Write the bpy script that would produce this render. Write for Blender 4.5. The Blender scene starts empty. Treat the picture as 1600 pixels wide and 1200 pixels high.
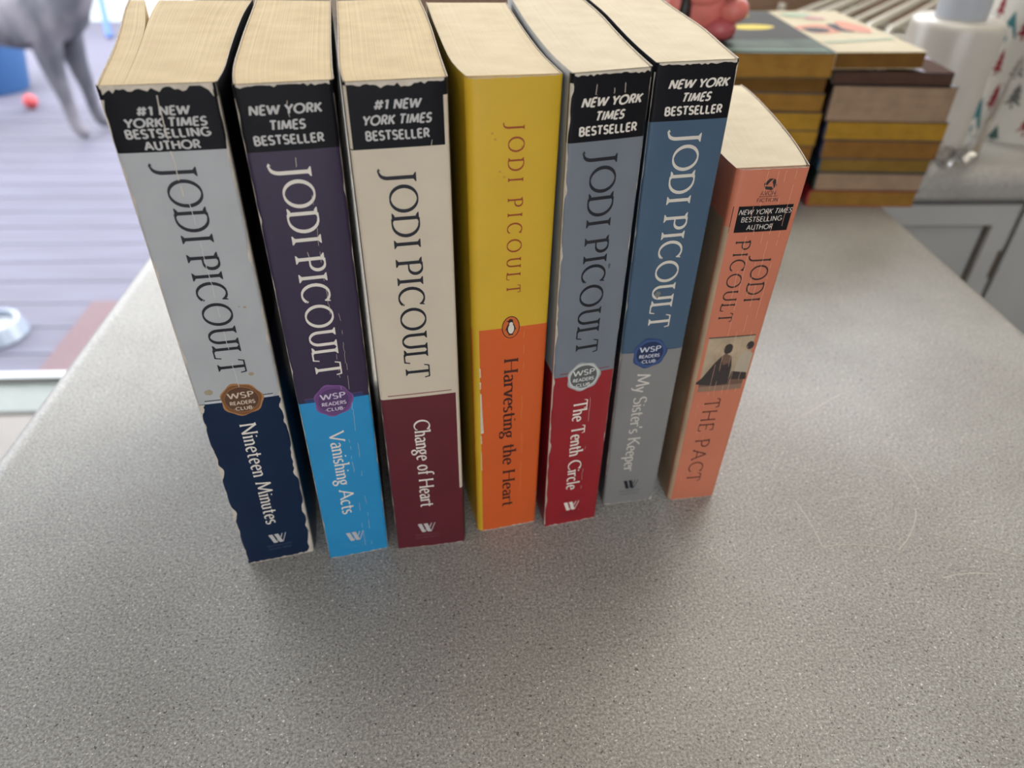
import bpy, bmesh, math, random
from mathutils import Vector, Matrix
C = bpy.context.scene.collection
T = 0.90                       # height of the worktop above the floor
TH = 0.066                     # the room is turned this much against the surveyed frame
CT, ST = math.cos(TH), math.sin(TH)
def S(x, y):                   # surveyed plan point -> room plan point
    return (x*CT + y*ST, -x*ST + y*CT)
def S3(x, y, z=0.0):
    a, b = S(x, y); return Vector((a, b, z + T))

# ------------------------------------------------------------------ camera, light, exposure
sc = bpy.context.scene
cam_d = bpy.data.cameras.new('camera'); cam = bpy.data.objects.new('camera', cam_d); C.objects.link(cam)
PITCH, ROLL = 0.6469216, 0.0203386
fw = Vector((0, math.cos(PITCH), -math.sin(PITCH))); rt = Vector((1, 0, 0)); up = rt.cross(fw)
r2 = math.cos(ROLL)*rt + math.sin(ROLL)*up; u2 = -math.sin(ROLL)*rt + math.cos(ROLL)*up
rot = Matrix(((r2.x, u2.x, -fw.x), (r2.y, u2.y, -fw.y), (r2.z, u2.z, -fw.z)))
rz = Matrix.Rotation(-TH, 3, 'Z')
cam.matrix_world = Matrix.Translation((0, 0, T + 0.26912)) @ (rz @ rot).to_4x4()
cam_d.sensor_width = 36.0; cam_d.lens = 1134.545/1600*36.0
cam_d.clip_start = 0.02; cam_d.clip_end = 200
cam_d.dof.use_dof = True; cam_d.dof.focus_distance = 0.272; cam_d.dof.aperture_fstop = 8.5
sc.camera = cam

w = bpy.data.worlds.new('sky'); sc.world = w; w.use_nodes = True
bg = w.node_tree.nodes['Background']; bg.inputs[0].default_value = (0.97, 0.975, 1.0, 1); bg.inputs[1].default_value = 7.0

def lamp(name, kind, loc, rot, energy, color=(1, 1, 1), size=1, size_y=None, portal=False):
    d = bpy.data.lights.new(name, kind); o = bpy.data.objects.new(name, d); C.objects.link(o)
    o.location = loc; o.rotation_euler = rot; d.energy = energy; d.color = color
    if kind == 'AREA':
        d.shape = 'RECTANGLE'; d.size = size; d.size_y = size_y or size
        if portal: d.cycles.is_portal = True
    if kind == 'SUN': d.angle = math.radians(3)
    return o
HP = math.pi/2
# daylight through the sliding door and the kitchen window (portals onto the sky), plus added fill lamps and a fill window
lamp('door_daylight', 'AREA', (-1.65, 1.66, 1.06), (-HP, 0, 0), 1, size=2.4, size_y=2.1, portal=True)
lamp('window_daylight', 'AREA', (0.62, 1.66, 1.66), (-HP, 0, 0), 1, size=1.5, size_y=0.9, portal=True)
lamp('garden_sun', 'SUN', (0, 8, 6), (math.radians(28), math.radians(-20), 0), 3.0, (1.0, 0.96, 0.92))
lamp('near_fill_light', 'AREA', (0.15, -0.55, 2.36), (math.radians(12), 0, 0), 3, (1.0, 0.97, 0.93), 0.5, 0.5)  # added unseen lamp, fill for the spines
lamp('added_window_portal', 'AREA', (0.1, -2.72, 1.575), (HP, 0, 0), 1, size=1.9, size_y=1.05, portal=True)  # portal of the window added to light the spines from the front
lamp('counter_fill_light', 'AREA', (0.62, 0.92, 2.36), (0, 0, 0), 8, (1.0, 0.90, 0.72), 0.5, 0.5)  # added unseen lamp, brightens and warms the far right of the bench

vs = sc.view_settings
vs.view_transform = 'Standard'; vs.look = 'None'; vs.exposure = 0.0; vs.gamma = 1.0; vs.use_curve_mapping = False

# ------------------------------------------------------------------ materials
def s2l(c): return tuple(((v/255)/12.92 if v/255 <= .04045 else ((v/255+.055)/1.055)**2.4) for v in c)
MATS = {}
def mat(name, rgb, rough=0.5, coat=0.0, spec=0.5, metal=0.0, var=0.0, scale=40.0, trans=0.0):
    """principled material with a little procedural variation; rgb is sRGB 0-255"""
    if name in MATS: return MATS[name]
    m = bpy.data.materials.new(name); m.use_nodes = True; nt = m.node_tree; b = nt.nodes['Principled BSDF']
    c = s2l(rgb); b.inputs['Base Color'].default_value = (*c, 1); b.inputs['Roughness'].default_value = rough
    b.inputs['Metallic'].default_value = metal; b.inputs['Specular IOR Level'].default_value = spec
    b.inputs['Coat Weight'].default_value = coat; b.inputs['Coat Roughness'].default_value = 0.25
    b.inputs['Transmission Weight'].default_value = trans
    if var:
        tc = nt.nodes.new('ShaderNodeTexCoord'); n = nt.nodes.new('ShaderNodeTexNoise'); r = nt.nodes.new('ShaderNodeValToRGB')
        n.inputs['Scale'].default_value = scale; n.inputs['Detail'].default_value = 5
        nt.links.new(tc.outputs['Object'], n.inputs['Vector']); nt.links.new(n.outputs['Fac'], r.inputs[0])
        r.color_ramp.elements[0].position = .3; r.color_ramp.elements[1].position = .7
        r.color_ramp.elements[0].color = (*[v*(1-var) for v in c], 1); r.color_ramp.elements[1].color = (*[min(1, v*(1+var)) for v in c], 1)
        nt.links.new(r.outputs[0], b.inputs['Base Color'])
    MATS[name] = m; return m

def paper_mat(name, c0, c1, su=2.2, sv=0.02, bump=0.35, blotch=0.25):
    """page edges: fine lines running along v, made in UV millimetres"""
    if name in MATS: return MATS[name]
    m = bpy.data.materials.new(name); m.use_nodes = True; nt = m.node_tree; L = nt.links; b = nt.nodes['Principled BSDF']
    b.inputs['Roughness'].default_value = 0.85; b.inputs['Specular IOR Level'].default_value = 0.15
    uv = nt.nodes.new('ShaderNodeUVMap'); mp = nt.nodes.new('ShaderNodeMapping'); mp.inputs['Scale'].default_value = (su, sv, 1)
    n = nt.nodes.new('ShaderNodeTexNoise'); n.inputs['Scale'].default_value = 1; n.inputs['Detail'].default_value = 4; n.inputs['Roughness'].default_value = .7
    L.new(uv.outputs[0], mp.inputs[0]); L.new(mp.outputs[0], n.inputs['Vector'])
    n2 = nt.nodes.new('ShaderNodeTexNoise'); n2.inputs['Scale'].default_value = .07; L.new(uv.outputs[0], n2.inputs['Vector'])
    mx = nt.nodes.new('ShaderNodeMix'); mx.inputs[0].default_value = blotch
    L.new(n.outputs['Fac'], mx.inputs[2]); L.new(n2.outputs['Fac'], mx.inputs[3])
    r = nt.nodes.new('ShaderNodeValToRGB'); r.color_ramp.elements[0].position = .36; r.color_ramp.elements[1].position = .58
    r.color_ramp.elements[0].color = (*s2l(c0), 1); r.color_ramp.elements[1].color = (*s2l(c1), 1)
    L.new(mx.outputs[0], r.inputs[0]); L.new(r.outputs[0], b.inputs['Base Color'])
    bp = nt.nodes.new('ShaderNodeBump'); bp.inputs['Strength'].default_value = bump; bp.inputs['Distance'].default_value = 0.0004
    L.new(n.outputs['Fac'], bp.inputs['Height']); L.new(bp.outputs[0], b.inputs['Normal'])
    MATS[name] = m; return m

def laminate():
    m = bpy.data.materials.new('speckled_laminate'); m.use_nodes = True; nt = m.node_tree; L = nt.links; b = nt.nodes['Principled BSDF']
    tc = nt.nodes.new('ShaderNodeTexCoord')
    def noise(scale, detail, rough=.6):
        n = nt.nodes.new('ShaderNodeTexNoise'); n.inputs['Scale'].default_value = scale; n.inputs['Detail'].default_value = detail
        n.inputs['Roughness'].default_value = rough; L.new(tc.outputs['Object'], n.inputs['Vector']); return n.outputs['Fac']
    def ramp(inp, stops):
        r = nt.nodes.new('ShaderNodeValToRGB'); L.new(inp, r.inputs[0]); e = r.color_ramp.elements
        e[0].position, e[0].color = stops[0][0], (*s2l(stops[0][1]), 1); e[1].position, e[1].color = stops[-1][0], (*s2l(stops[-1][1]), 1)
        for p, c in stops[1:-1]:
            q = e.new(p); q.color = (*s2l(c), 1)
        return r.outputs[0]
    def mix(f, a, c2, fixed=None):
        x = nt.nodes.new('ShaderNodeMix'); x.data_type = 'RGBA'
        if fixed is None: L.new(f, x.inputs[0])
        else: x.inputs[0].default_value = fixed
        L.new(a, x.inputs[6])
        if isinstance(c2, tuple): x.inputs[7].default_value = (*s2l(c2), 1)
        else: L.new(c2, x.inputs[7])
        return x.outputs[2]
    base = ramp(noise(900, 3, .7), [(.33, (127, 127, 124)), (.5, (164, 164, 160)), (.68, (201, 201, 197))])
    sp = nt.nodes.new('ShaderNodeMath'); sp.operation = 'GREATER_THAN'; sp.inputs[1].default_value = .685; L.new(noise(620, 1), sp.inputs[0])
    c = mix(sp.outputs[0], base, (104, 101, 100))
    sp2 = nt.nodes.new('ShaderNodeMath'); sp2.operation = 'GREATER_THAN'; sp2.inputs[1].default_value = .68
    n3 = nt.nodes.new('ShaderNodeTexNoise'); n3.noise_dimensions = '4D'; n3.inputs['W'].default_value = 3.7; n3.inputs['Scale'].default_value = 760; n3.inputs['Detail'].default_value = 1
    L.new(tc.outputs['Object'], n3.inputs['Vector']); L.new(n3.outputs['Fac'], sp2.inputs[0])
    c = mix(sp2.outputs[0], c, (232, 230, 226))
    blot = ramp(noise(14, 4), [(.3, (206, 202, 198)), (.7, (255, 255, 255))])
    x = nt.nodes.new('ShaderNodeMix'); x.data_type = 'RGBA'; x.blend_type = 'MULTIPLY'; x.inputs[0].default_value = .5
    L.new(c, x.inputs[6]); L.new(blot, x.inputs[7]); L.new(x.outputs[2], b.inputs['Base Color'])
    rr = nt.nodes.new('ShaderNodeMapRange'); rr.inputs[3].default_value = .33; rr.inputs[4].default_value = .44; L.new(noise(60, 3), rr.inputs[0]); L.new(rr.outputs[0], b.inputs['Roughness'])
    b.inputs['Specular IOR Level'].default_value = .36
    bp = nt.nodes.new('ShaderNodeBump'); bp.inputs['Strength'].default_value = .12; bp.inputs['Distance'].default_value = .0004
    L.new(noise(800, 2), bp.inputs['Height']); L.new(bp.outputs[0], b.inputs['Normal'])
    return m

def glass_mat(name, tint=(1, 1, 1), gloss=0.08, rough=0.0):
    m = bpy.data.materials.new(name); m.use_nodes = True; nt = m.node_tree; L = nt.links
    nt.nodes.remove(nt.nodes['Principled BSDF']); out = nt.nodes['Material Output']
    t = nt.nodes.new('ShaderNodeBsdfTransparent'); t.inputs[0].default_value = (*tint, 1)
    g = nt.nodes.new('ShaderNodeBsdfGlossy'); g.inputs['Roughness'].default_value = rough
    lw = nt.nodes.new('ShaderNodeLayerWeight'); lw.inputs[0].default_value = .25
    mp = nt.nodes.new('ShaderNodeMapRange'); mp.inputs[3].default_value = gloss; mp.inputs[4].default_value = .75; L.new(lw.outputs['Fresnel'], mp.inputs[0])
    mx = nt.nodes.new('ShaderNodeMixShader'); L.new(mp.outputs[0], mx.inputs[0]); L.new(t.outputs[0], mx.inputs[1]); L.new(g.outputs[0], mx.inputs[2])
    L.new(mx.outputs[0], out.inputs[0]); MATS[name] = m; return m

# ------------------------------------------------------------------ mesh builder
class MB:
    def __init__(s): s.v = []; s.f = []; s.m = []; s.uv = []; s.mats = []
    def mi(s, m):
        if m not in s.mats: s.mats.append(m)
        return s.mats.index(m)
    def face(s, pts, m, uv=None):
        n = len(s.v); s.v += [tuple(p) for p in pts]; s.f.append(tuple(range(n, n+len(pts)))); s.m.append(s.mi(m))
        s.uv.append(uv or [(0, 0)]*len(pts))
    def grid(s, rows, m, uvrows=None, close=False, matf=None):
        n = len(s.v); k = len(rows[0])
        for r in rows: s.v += [tuple(p) for p in r]
        for i in range(len(rows)-1):
            for j in range(k if close else k-1):
                j2 = (j+1) % k
                s.f.append((n+i*k+j, n+i*k+j2, n+(i+1)*k+j2, n+(i+1)*k+j)); s.m.append(s.mi(matf(i, j) if matf else m))
                s.uv.append([uvrows[i][j], uvrows[i][j2], uvrows[i+1][j2], uvrows[i+1][j]] if uvrows else [(0, 0)]*4)
    def box(s, lo, hi, m, uvmm=False):
        x0, y0, z0 = lo; x1, y1, z1 = hi
        P = [(x0,y0,z0),(x1,y0,z0),(x1,y1,z0),(x0,y1,z0),(x0,y0,z1),(x1,y0,z1),(x1,y1,z1),(x0,y1,z1)]
        for q in ((0,3,2,1),(4,5,6,7),(0,1,5,4),(1,2,6,5),(2,3,7,6),(3,0,4,7)):
            pts = [P[i] for i in q]
            uv = None
            if uvmm: uv = [(p[2]*1000, (p[0]+p[1])*1000) for p in pts]
            s.face(pts, m, uv)
    def lathe(s, prof, c, m, n=32, matf=None):
        rows = [[(c[0]+r*math.cos(2*math.pi*j/n), c[1]+r*math.sin(2*math.pi*j/n), c[2]+z) for j in range(n)] for r, z in prof]
        s.grid(rows, m, close=True, matf=matf)
    def tube(s, path, r, m, n=8, caps=True):
        path = [Vector(p) for p in path]; rows = []
        rr = r if isinstance(r, (list, tuple)) else [r]*len(path)
        for i, p in enumerate(path):
            d = (path[min(i+1, len(path)-1)]-path[max(i-1, 0)]).normalized()
            a = d.cross(Vector((0, 0, 1)));  a = d.cross(Vector((1, 0, 0))) if a.length < .05 else a
            a.normalize(); b = d.cross(a)
            rows.append([p+rr[i]*(math.cos(2*math.pi*j/n)*a+math.sin(2*math.pi*j/n)*b) for j in range(n)])
        s.grid(rows, m, close=True)
        if caps: s.face(rows[0][::-1], m); s.face(rows[-1], m)
    def build(s, name, parent=None, base=None, smooth=False, bevel=0, weld=True):
        me = bpy.data.meshes.new(name); b = Vector(base) if base is not None else Vector((0, 0, 0))
        me.from_pydata([Vector(p)-b for p in s.v], [], s.f)
        for m in s.mats: me.materials.append(m)
        me.polygons.foreach_set('material_index', s.m)
        ul = me.uv_layers.new(name='UVMap'); flat = [c for u in s.uv for p in u for c in p]; ul.data.foreach_set('uv', flat)
        if weld:
            bm = bmesh.new(); bm.from_mesh(me); bmesh.ops.remove_doubles(bm, verts=bm.verts, dist=1e-6); bm.to_mesh(me); bm.free()
        if smooth:
            me.polygons.foreach_set('use_smooth', [True]*len(me.polygons)); me.set_sharp_from_angle(angle=math.radians(40))
        me.update(); o = bpy.data.objects.new(name, me); C.objects.link(o)
        if parent is not None: o.parent = parent
        elif base is not None: o.location = b
        if bevel:
            bv = o.modifiers.new('bevel', 'BEVEL'); bv.width = bevel; bv.segments = 3; bv.limit_method = 'ANGLE'
        return o
def thing(name, label, cat, loc, group=None):
    o = bpy.data.objects.new(name, None); C.objects.link(o); o.location = loc; o.empty_display_size = .02
    return tag(o, label, cat, group)
def tag(o, label, cat, group=None):
    o['label'] = label; o['category'] = cat
    if group: o['group'] = group
    return o
def struct(o): o['kind'] = 'structure'; return o

# ------------------------------------------------------------------ stroke lettering
def arc(cx, cy, rx, ry, a0, a1, n=None):
    n = n or max(6, int(abs(a1-a0)/15))
    return [(cx+rx*math.cos(math.radians(a0+(a1-a0)*i/n)), cy+ry*math.sin(math.radians(a0+(a1-a0)*i/n))) for i in range(n+1)]
G = {  # glyph: (advance, strokes, serif ends)
'A': (.78, [[(.04,0),(.39,1)],[(.39,1),(.74,0)],[(.17,.34),(.61,.34)]], [(.04,0),(.74,0)]),
'B': (.62, [[(.1,0),(.1,1)],[(.1,1),(.3,1)]+arc(.3,.76,.2,.24,90,-90)+[(.1,.52)],[(.1,.52),(.32,.52)]+arc(.32,.26,.24,.26,90,-90)+[(.1,0)]], []),
'C': (.78, [arc(.46,.5,.4,.5,48,312)], []),
'D': (.82, [[(.1,0),(.1,1)],[(.1,1),(.3,1)]+arc(.3,.5,.44,.5,90,-90)+[(.1,0)]], [(.06,0),(.06,1)]),
'E': (.56, [[(.1,0),(.1,1)],[(.1,1),(.5,1)],[(.1,.52),(.46,.52)],[(.1,0),(.52,0)]], [(.08,0),(.08,1)]),
'F': (.54, [[(.1,0),(.1,1)],[(.1,1),(.5,1)],[(.1,.52),(.44,.52)]], [(.1,0)]),
'G': (.86, [arc(.46,.5,.4,.5,48,330)+[(.82,.45)],[(.82,.45),(.52,.45)]], []),
'H': (.78, [[(.1,0),(.1,1)],[(.68,0),(.68,1)],[(.1,.52),(.68,.52)]], [(.1,0),(.1,1),(.68,0),(.68,1)]),
'I': (.26, [[(.13,0),(.13,1)]], [(.13,0),(.13,1)]),
'J': (.34, [[(.2,1),(.2,.05)]+arc(.02,.0,.18,.3,0,-75)+[(-.06,-.34),(-.1,-.28)]], [(.2,1)]),
'K': (.64, [[(.1,0),(.1,1)],[(.58,1),(.12,.44)],[(.24,.58),(.62,0)]], [(.1,0),(.1,1),(.6,0),(.56,1)]),
'L': (.54, [[(.1,0),(.1,1)],[(.1,0),(.5,0)]], [(.1,1),(.06,0)]),
'M': (.94, [[(.07,0),(.17,1)],[(.17,1),(.47,.08)],[(.47,.08),(.77,1)],[(.77,1),(.87,0)]], [(.07,0),(.87,0)]),
'N': (.8, [[(.11,0),(.11,1)],[(.11,1),(.69,0)],[(.69,0),(.69,1)]], [(.11,0),(.08,1),(.69,1)]),
'O': (.98, [arc(.49,.5,.43,.5,0,360,28)], []),
'P': (.6, [[(.1,0),(.1,1)],[(.1,1),(.3,1)]+arc(.3,.74,.24,.26,90,-90)+[(.1,.48)]], [(.1,0),(.06,1)]),
'Q': (.98, [arc(.49,.5,.43,.5,0,360,28),[(.55,.25),(.9,-.08)]], []),
'R': (.62, [[(.1,0),(.1,1)],[(.1,1),(.3,1)]+arc(.3,.74,.22,.26,90,-90)+[(.1,.48)],[(.28,.48),(.58,0)]], []),
'S': (.56, [arc(.28,.745,.2,.255,30,270)+arc(.28,.25,.22,.25,90,-150)], []),
'T': (.62, [[(.31,0),(.31,1)],[(.03,1),(.59,1)]], [(.31,0)]),
'U': (.76, [[(.11,1),(.11,.33)]+arc(.38,.33,.27,.33,180,360)+[(.65,1)]], [(.11,1),(.65,1)]),
'V': (.7, [[(.03,1),(.35,0)],[(.35,0),(.67,1)]], [(.03,1),(.67,1)]),
'W': (1.08, [[(.03,1),(.28,0)],[(.28,0),(.54,.95)],[(.54,.95),(.8,0)],[(.8,0),(1.05,1)]], []),
'Y': (.68, [[(.03,1),(.34,.46)],[(.65,1),(.34,.46)],[(.34,.46),(.34,0)]], []),
'1': (.44, [[(.08,.8),(.27,1)],[(.27,1),(.27,0)]], []),
'#': (.92, [[(.22,0),(.34,1)],[(.56,0),(.68,1)],[(.04,.29),(.82,.29)],[(.1,.71),(.88,.71)]], []),
'a': (.44, [arc(.2,.46,.14,.16,150,0)+[(.34,.1),(.41,.0)],[(.34,.37),(.24,.35)]+arc(.2,.17,.13,.17,90,290)+[(.34,.12)]], []),
'c': (.42, [arc(.24,.31,.18,.31,50,310)], []),
'e': (.44, [[(.07,.33),(.4,.36)]+arc(.24,.31,.17,.31,12,310)], []),
'f': (.34, [arc(.3,.86,.13,.2,50,180)+[(.17,0)],[(.04,.6),(.32,.6)]], [(.17,0)]),
'g': (.44, [arc(.2,.42,.14,.2,0,360),[(.14,.24),(.07,.13),(.26,.02)],arc(.2,-.15,.17,.16,0,360),[(.3,.58),(.43,.63)]], []),
'h': (.46, [[(.09,1.05),(.09,0)],[(.09,.36)]+arc(.23,.4,.14,.22,170,0)+[(.37,0)]], [(.09,0),(.37,0),(.06,1.05)]),
'i': (.2, [[(.1,.62),(.1,0)],[(.1,.9),(.1,.82)]], [(.1,0),(.07,.62)]),
'l': (.2, [[(.1,1.05),(.1,0)]], [(.1,0)]),
'n': (.46, [[(.09,.62),(.09,0)],[(.09,.36)]+arc(.23,.4,.14,.22,170,0)+[(.37,0)]], [(.09,0),(.37,0),(.06,.62)]),
'o': (.46, [arc(.23,.31,.18,.31,0,360)], []),
'p': (.46, [[(.09,.62),(.09,-.36)],arc(.23,.31,.17,.31,150,-150)], []),
'r': (.34, [[(.09,.62),(.09,0)],[(.09,.38)]+arc(.24,.42,.15,.2,170,45)], [(.09,0),(.06,.62)]),
's': (.34, [arc(.17,.46,.12,.16,40,270)+arc(.17,.15,.13,.15,90,-150)], []),
't': (.32, [[(.14,.85),(.14,.12)]+arc(.24,.12,.1,.12,180,310),[(.02,.6),(.31,.6)]], []),
'u': (.46, [[(.08,.62),(.08,.2)]+arc(.22,.2,.14,.2,180,350),[(.36,.62),(.36,0)]], [(.06,.62),(.34,.62)]),
'v': (.4, [[(.03,.62),(.2,0)],[(.2,0),(.37,.62)]], [(.03,.62),(.37,.62)]),
'y': (.4, [[(.03,.62),(.21,.04)],[(.39,.62),(.16,-.22),(.03,-.33)]], []),
"'": (.16, [[(.1,1.02),(.06,.76)]], []),
'.': (.24, [[(.12,.42),(.12,.55)]], []),
' ': (.3, [], []),
}
TIPS = {'T': ((.05, 1, -.03, -.2), (.57, 1, .06, -.2)), 'L': ((.48, 0, .07, .22),), 'E': ((.48, 1, .05, -.2), (.5, 0, .07, .22)), 'F': ((.48, 1, .05, -.2),), 'C': ((.72, .8, .06, .2), (.72, .2, .06, -.06))}
def adv(t, sp): return sum(G[c][0]+sp for c in t)-sp
def lettering(mb, place, text, m, wt=(.18, .18), pen=0, serif=0, shear=0, sp=.06, wide=1.0):
    """place(gx, gy) maps glyph space (cap height 1) to the surface"""
    tmin, tmax = wt; ph = math.radians(pen); x0 = 0
    cnt = 0
    def pl(x, y): return place((x0+x)*wide + y*shear, y, cnt*.0006)
    for ch in text:
        a, strokes, ends = G[ch]
        for st in strokes:
            cnt = (cnt+7) % 40; n = len(st); lo = []; hi = []
            for i, (x, y) in enumerate(st):
                px, py = st[max(i-1, 0)]; qx, qy = st[min(i+1, n-1)]
                if n > 8 and st[0] == st[-1] or (abs(st[0][0]-st[-1][0])+abs(st[0][1]-st[-1][1]) < 1e-6 and n > 6):
                    px, py = st[(i-1) if i else n-2]; qx, qy = st[(i+1) if i < n-1 else 1]
                dx, dy = qx-px, qy-py; l = math.hypot(dx, dy) or 1; dx /= l; dy /= l
                wd = (tmin+(tmax-tmin)*abs(math.sin(math.atan2(dy, dx)-ph)))/2
                lo.append((x+dy*wd, y-dx*wd)); hi.append((x-dy*wd, y+dx*wd))
            for i in range(n-1): mb.face([pl(*lo[i]), pl(*lo[i+1]), pl(*hi[i+1]), pl(*hi[i])], m)
        if serif:
            for (x, y, dx_, dy_) in TIPS.get(ch, ()):      # wedge tips of the thin arms
                mb.face([pl(x-tmin*.5, y), pl(x+tmin*.5, y), pl(x+dx_, y+dy_), pl(x+dx_-tmin*.8, y+dy_)], m)
            for (x, y) in ends:
                cnt = (cnt+7) % 40
                s_ = 1 if y < .3 else -1; h = tmin*.9
                mb.face([pl(x-serif, y), pl(x+serif, y), pl(x+serif, y+s_*h*.6), pl(x+tmax*.5, y+s_*h*2), pl(x-tmax*.5, y+s_*h*2), pl(x-serif, y+s_*h*.6)], m)
        x0 += a+sp

# ------------------------------------------------------------------ the novels standing in a row
def interp(curve, s):                       # curve parameterised 0..1 by arc length
    d = [0]
    for a, b in zip(curve, curve[1:]): d.append(d[-1]+math.hypot(b[0]-a[0], b[1]-a[1]))
    t = s*d[-1]
    for i in range(len(d)-1):
        if t <= d[i+1]+1e-9:
            k = (t-d[i])/((d[i+1]-d[i]) or 1); return (curve[i][0]+k*(curve[i+1][0]-curve[i][0]), curve[i][1]+k*(curve[i+1][1]-curve[i][1]))
    return curve[-1]
def smooth_curve(c, n=14, it=2):
    p = [interp(c, i/n) for i in range(n+1)]
    for _ in range(it): p = [p[0]]+[((p[i-1][0]+2*p[i][0]+p[i+1][0])/4, (p[i-1][1]+2*p[i][1]+p[i+1][1])/4) for i in range(1, n)]+[p[n]]
    return p
WORN = lambda: mat('worn_paper', (205, 196, 182), .9, spec=.2, var=.12, scale=300)
GROUP = 'novels standing in a row on the worktop'

class Book:
    """a paperback standing on its tail; plan points in surveyed millimetres"""
    def __init__(s, label, h, TL, TR, BL, BR, left, right, seed=1, rl=1.3):
        s.h = h; s.rl = rl; s.c = [Vector((*p, 0)) for p in (TL, TR, BL, BR)]; s.rnd = random.Random(seed)
        s.w = ((s.c[1]-s.c[0]).length+(s.c[3]-s.c[2]).length)/2
        d = (s.c[3]-s.c[2]+s.c[1]-s.c[0]).normalized(); s.n = Vector((d.y, -d.x, 0))   # towards the viewer's side
        s.left = smooth_curve(left); s.right = smooth_curve(right)
        b = (s.c[2]+s.c[3])/2
        s.base = S3(b.x/1000, b.y/1000); s.root = thing('novel', label, 'book', s.base, GROUP); s.sp = MB()
    def drop(s, x):                           # rounded spine corners
        r = s.rl if x < s.w/2 else 1.3; e = min(x, s.w-x)
        if e >= r: return .22*math.sin(math.pi*x/s.w)
        e = max(e, 0); return -(r-math.sqrt(max(0, r*r-(r-e)**2)))
    def at(s, x, z, off=0.0):
        t = z/s.h; u = x/s.w; TL, TR, BL, BR = s.c
        p = (BL+(BR-BL)*u)*(1-t)+(TL+(TR-TL)*u)*t + s.n*(off+s.drop(x))
        return S3(p.x/1000, p.y/1000, z/1000)
    def side(s, which, k, z, inset=0.0):      # point k (0..14) along a side cover
        cv = s.left if which == 'L' else s.right; t = z/s.h
        d = (s.c[2]-s.c[0]) if which == 'L' else (s.c[3]-s.c[1])
        x, y = cv[k]; q = cv[min(k+1, 14)]; p_ = cv[max(k-1, 0)]
        tx, ty = q[0]-p_[0], q[1]-p_[1]; l = math.hypot(tx, ty); nx, ny = ty/l, -tx/l
        sg = -1 if which == 'L' else 1       # normal (nx,ny) points right of travel
        x += d.x*(1-t)-sg*nx*inset; y += d.y*(1-t)-sg*ny*inset
        return S3(x/1000, y/1000, z/1000)
    def spine(s, bands, z0=0.15):
        """bands: list of (z_top, material) from the tail upwards"""
        q = s.rl/1.3; xs = [0, .05*q, .12*q, .25*q, .4*q, .6*q, .8*q, 1.05*q, 1.3*q]+[s.rl+(s.w-1.3-s.rl)*i/6 for i in range(1, 6)]+[s.w-1.3, s.w-.8, s.w-.4, s.w-.12, s.w]
        lo = z0
        for zt, m in bands:
            k = max(1, int((zt-lo)/25))
            zs = [lo+(zt-lo)*i/k for i in range(k+1)]
            rows = [[s.at(0, z)-Vector((*S(*(s.n*.0008).xy), 0))]+[s.at(x, z) for x in xs]+[s.at(s.w, z)-Vector((*S(*(s.n*.0008).xy), 0))] for z in zs]
            s.sp.grid(rows, m); lo = zt
    def poly(s, pts, m, off=.05):             # cut into narrow slabs so it follows the spine's curve
        def cut(p, c, sg):
            o = []
            for (a, b_) in zip(p, p[1:]+p[:1]):
                ia, ib = sg*(a[0]-c) >= 0, sg*(b_[0]-c) >= 0
                if ia: o.append(a)
                if ia != ib: t = (c-a[0])/(b_[0]-a[0]); o.append((c, a[1]+t*(b_[1]-a[1])))
            return o
        x0 = min(p[0] for p in pts); x1 = max(p[0] for p in pts); n = max(1, int((x1-x0)/1.2)); pts = list(pts)
        for i in range(n):
            p = cut(cut(pts, x0+(x1-x0)*i/n, 1), x0+(x1-x0)*(i+1)/n, -1) if n > 1 else pts
            if len(p) > 2: s.sp.face([s.at(x, z, off) for x, z in p], m)
    def rect(s, x0, z0, x1, z1, m, off=.04):
        n = 10; xs = [x0+(x1-x0)*i/n for i in range(n+1)]
        s.sp.grid([[s.at(x, z0, off) for x in xs], [s.at(x, z1, off) for x in xs]], m)
    def line(s, text, cx, cz, width, cap, m, shear=0.0, wt=(.215, .215), sp=.09, tilt=0.0, off=.09):
        cap *= .83; k = width/(adv(text, sp)+abs(shear)*.5)
        lettering(s.sp, lambda gx, gy, e=0: s.at(cx-width/2+gx*k, cz-cap/2+gy*cap+tilt*(gx*k-width/2), off+e), text, m, wt, shear=shear, sp=sp)
    def down(s, text, bx, zs, ze, cap, m, off=.09, bx2=None, **kw):
        """text reading from head to tail, feet of the letters towards the left"""
        sp = kw.get('sp', .08); k = (zs-ze)/adv(text, sp); b2 = bx if bx2 is None else bx2; L = adv(text, sp)
        lettering(s.sp, lambda gx, gy, e=0: s.at(bx+(b2-bx)*gx/L+gy*cap, zs-gx*k, off+e), text, m, **kw)
    def wear(s, side, z0, z1, amp, m=None, bias=0.0, step=1.1):
        m = m or WORN(); n = max(3, int((z1-z0)/step)); a = []
        ph = s.rnd.uniform(0, 6)
        for i in range(n+1):
            z = z0+(z1-z0)*i/n; slow = max(0, .45+.55*math.sin(z*.21+ph)+.4*math.sin(z*.53+2*ph)); a.append(max(.06, bias*(.55+.45*slow)+amp*slow*s.rnd.random()**1.6))
        a = [a[0]]+[max(.06, (a[i-1]+2*a[i]+a[i+1])/4) for i in range(1, n)]+[a[n]]
        for i in range(n):
            za, zb = z0+(z1-z0)*i/n, z0+(z1-z0)*(i+1)/n
            for (p0, p1) in ((0, .06), (.06, .15), (.15, .3), (.3, .5), (.5, .75), (.75, 1)):
                q = [(a[i]*p0, za), (a[i]*p1, za), (a[i+1]*p1, zb), (a[i+1]*p0, zb)]
                if side == 'R': q = [(s.w-x, z) for x, z in q][::-1]
                s.sp.face([s.at(x, z, .05) for x, z in q], m)
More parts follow.
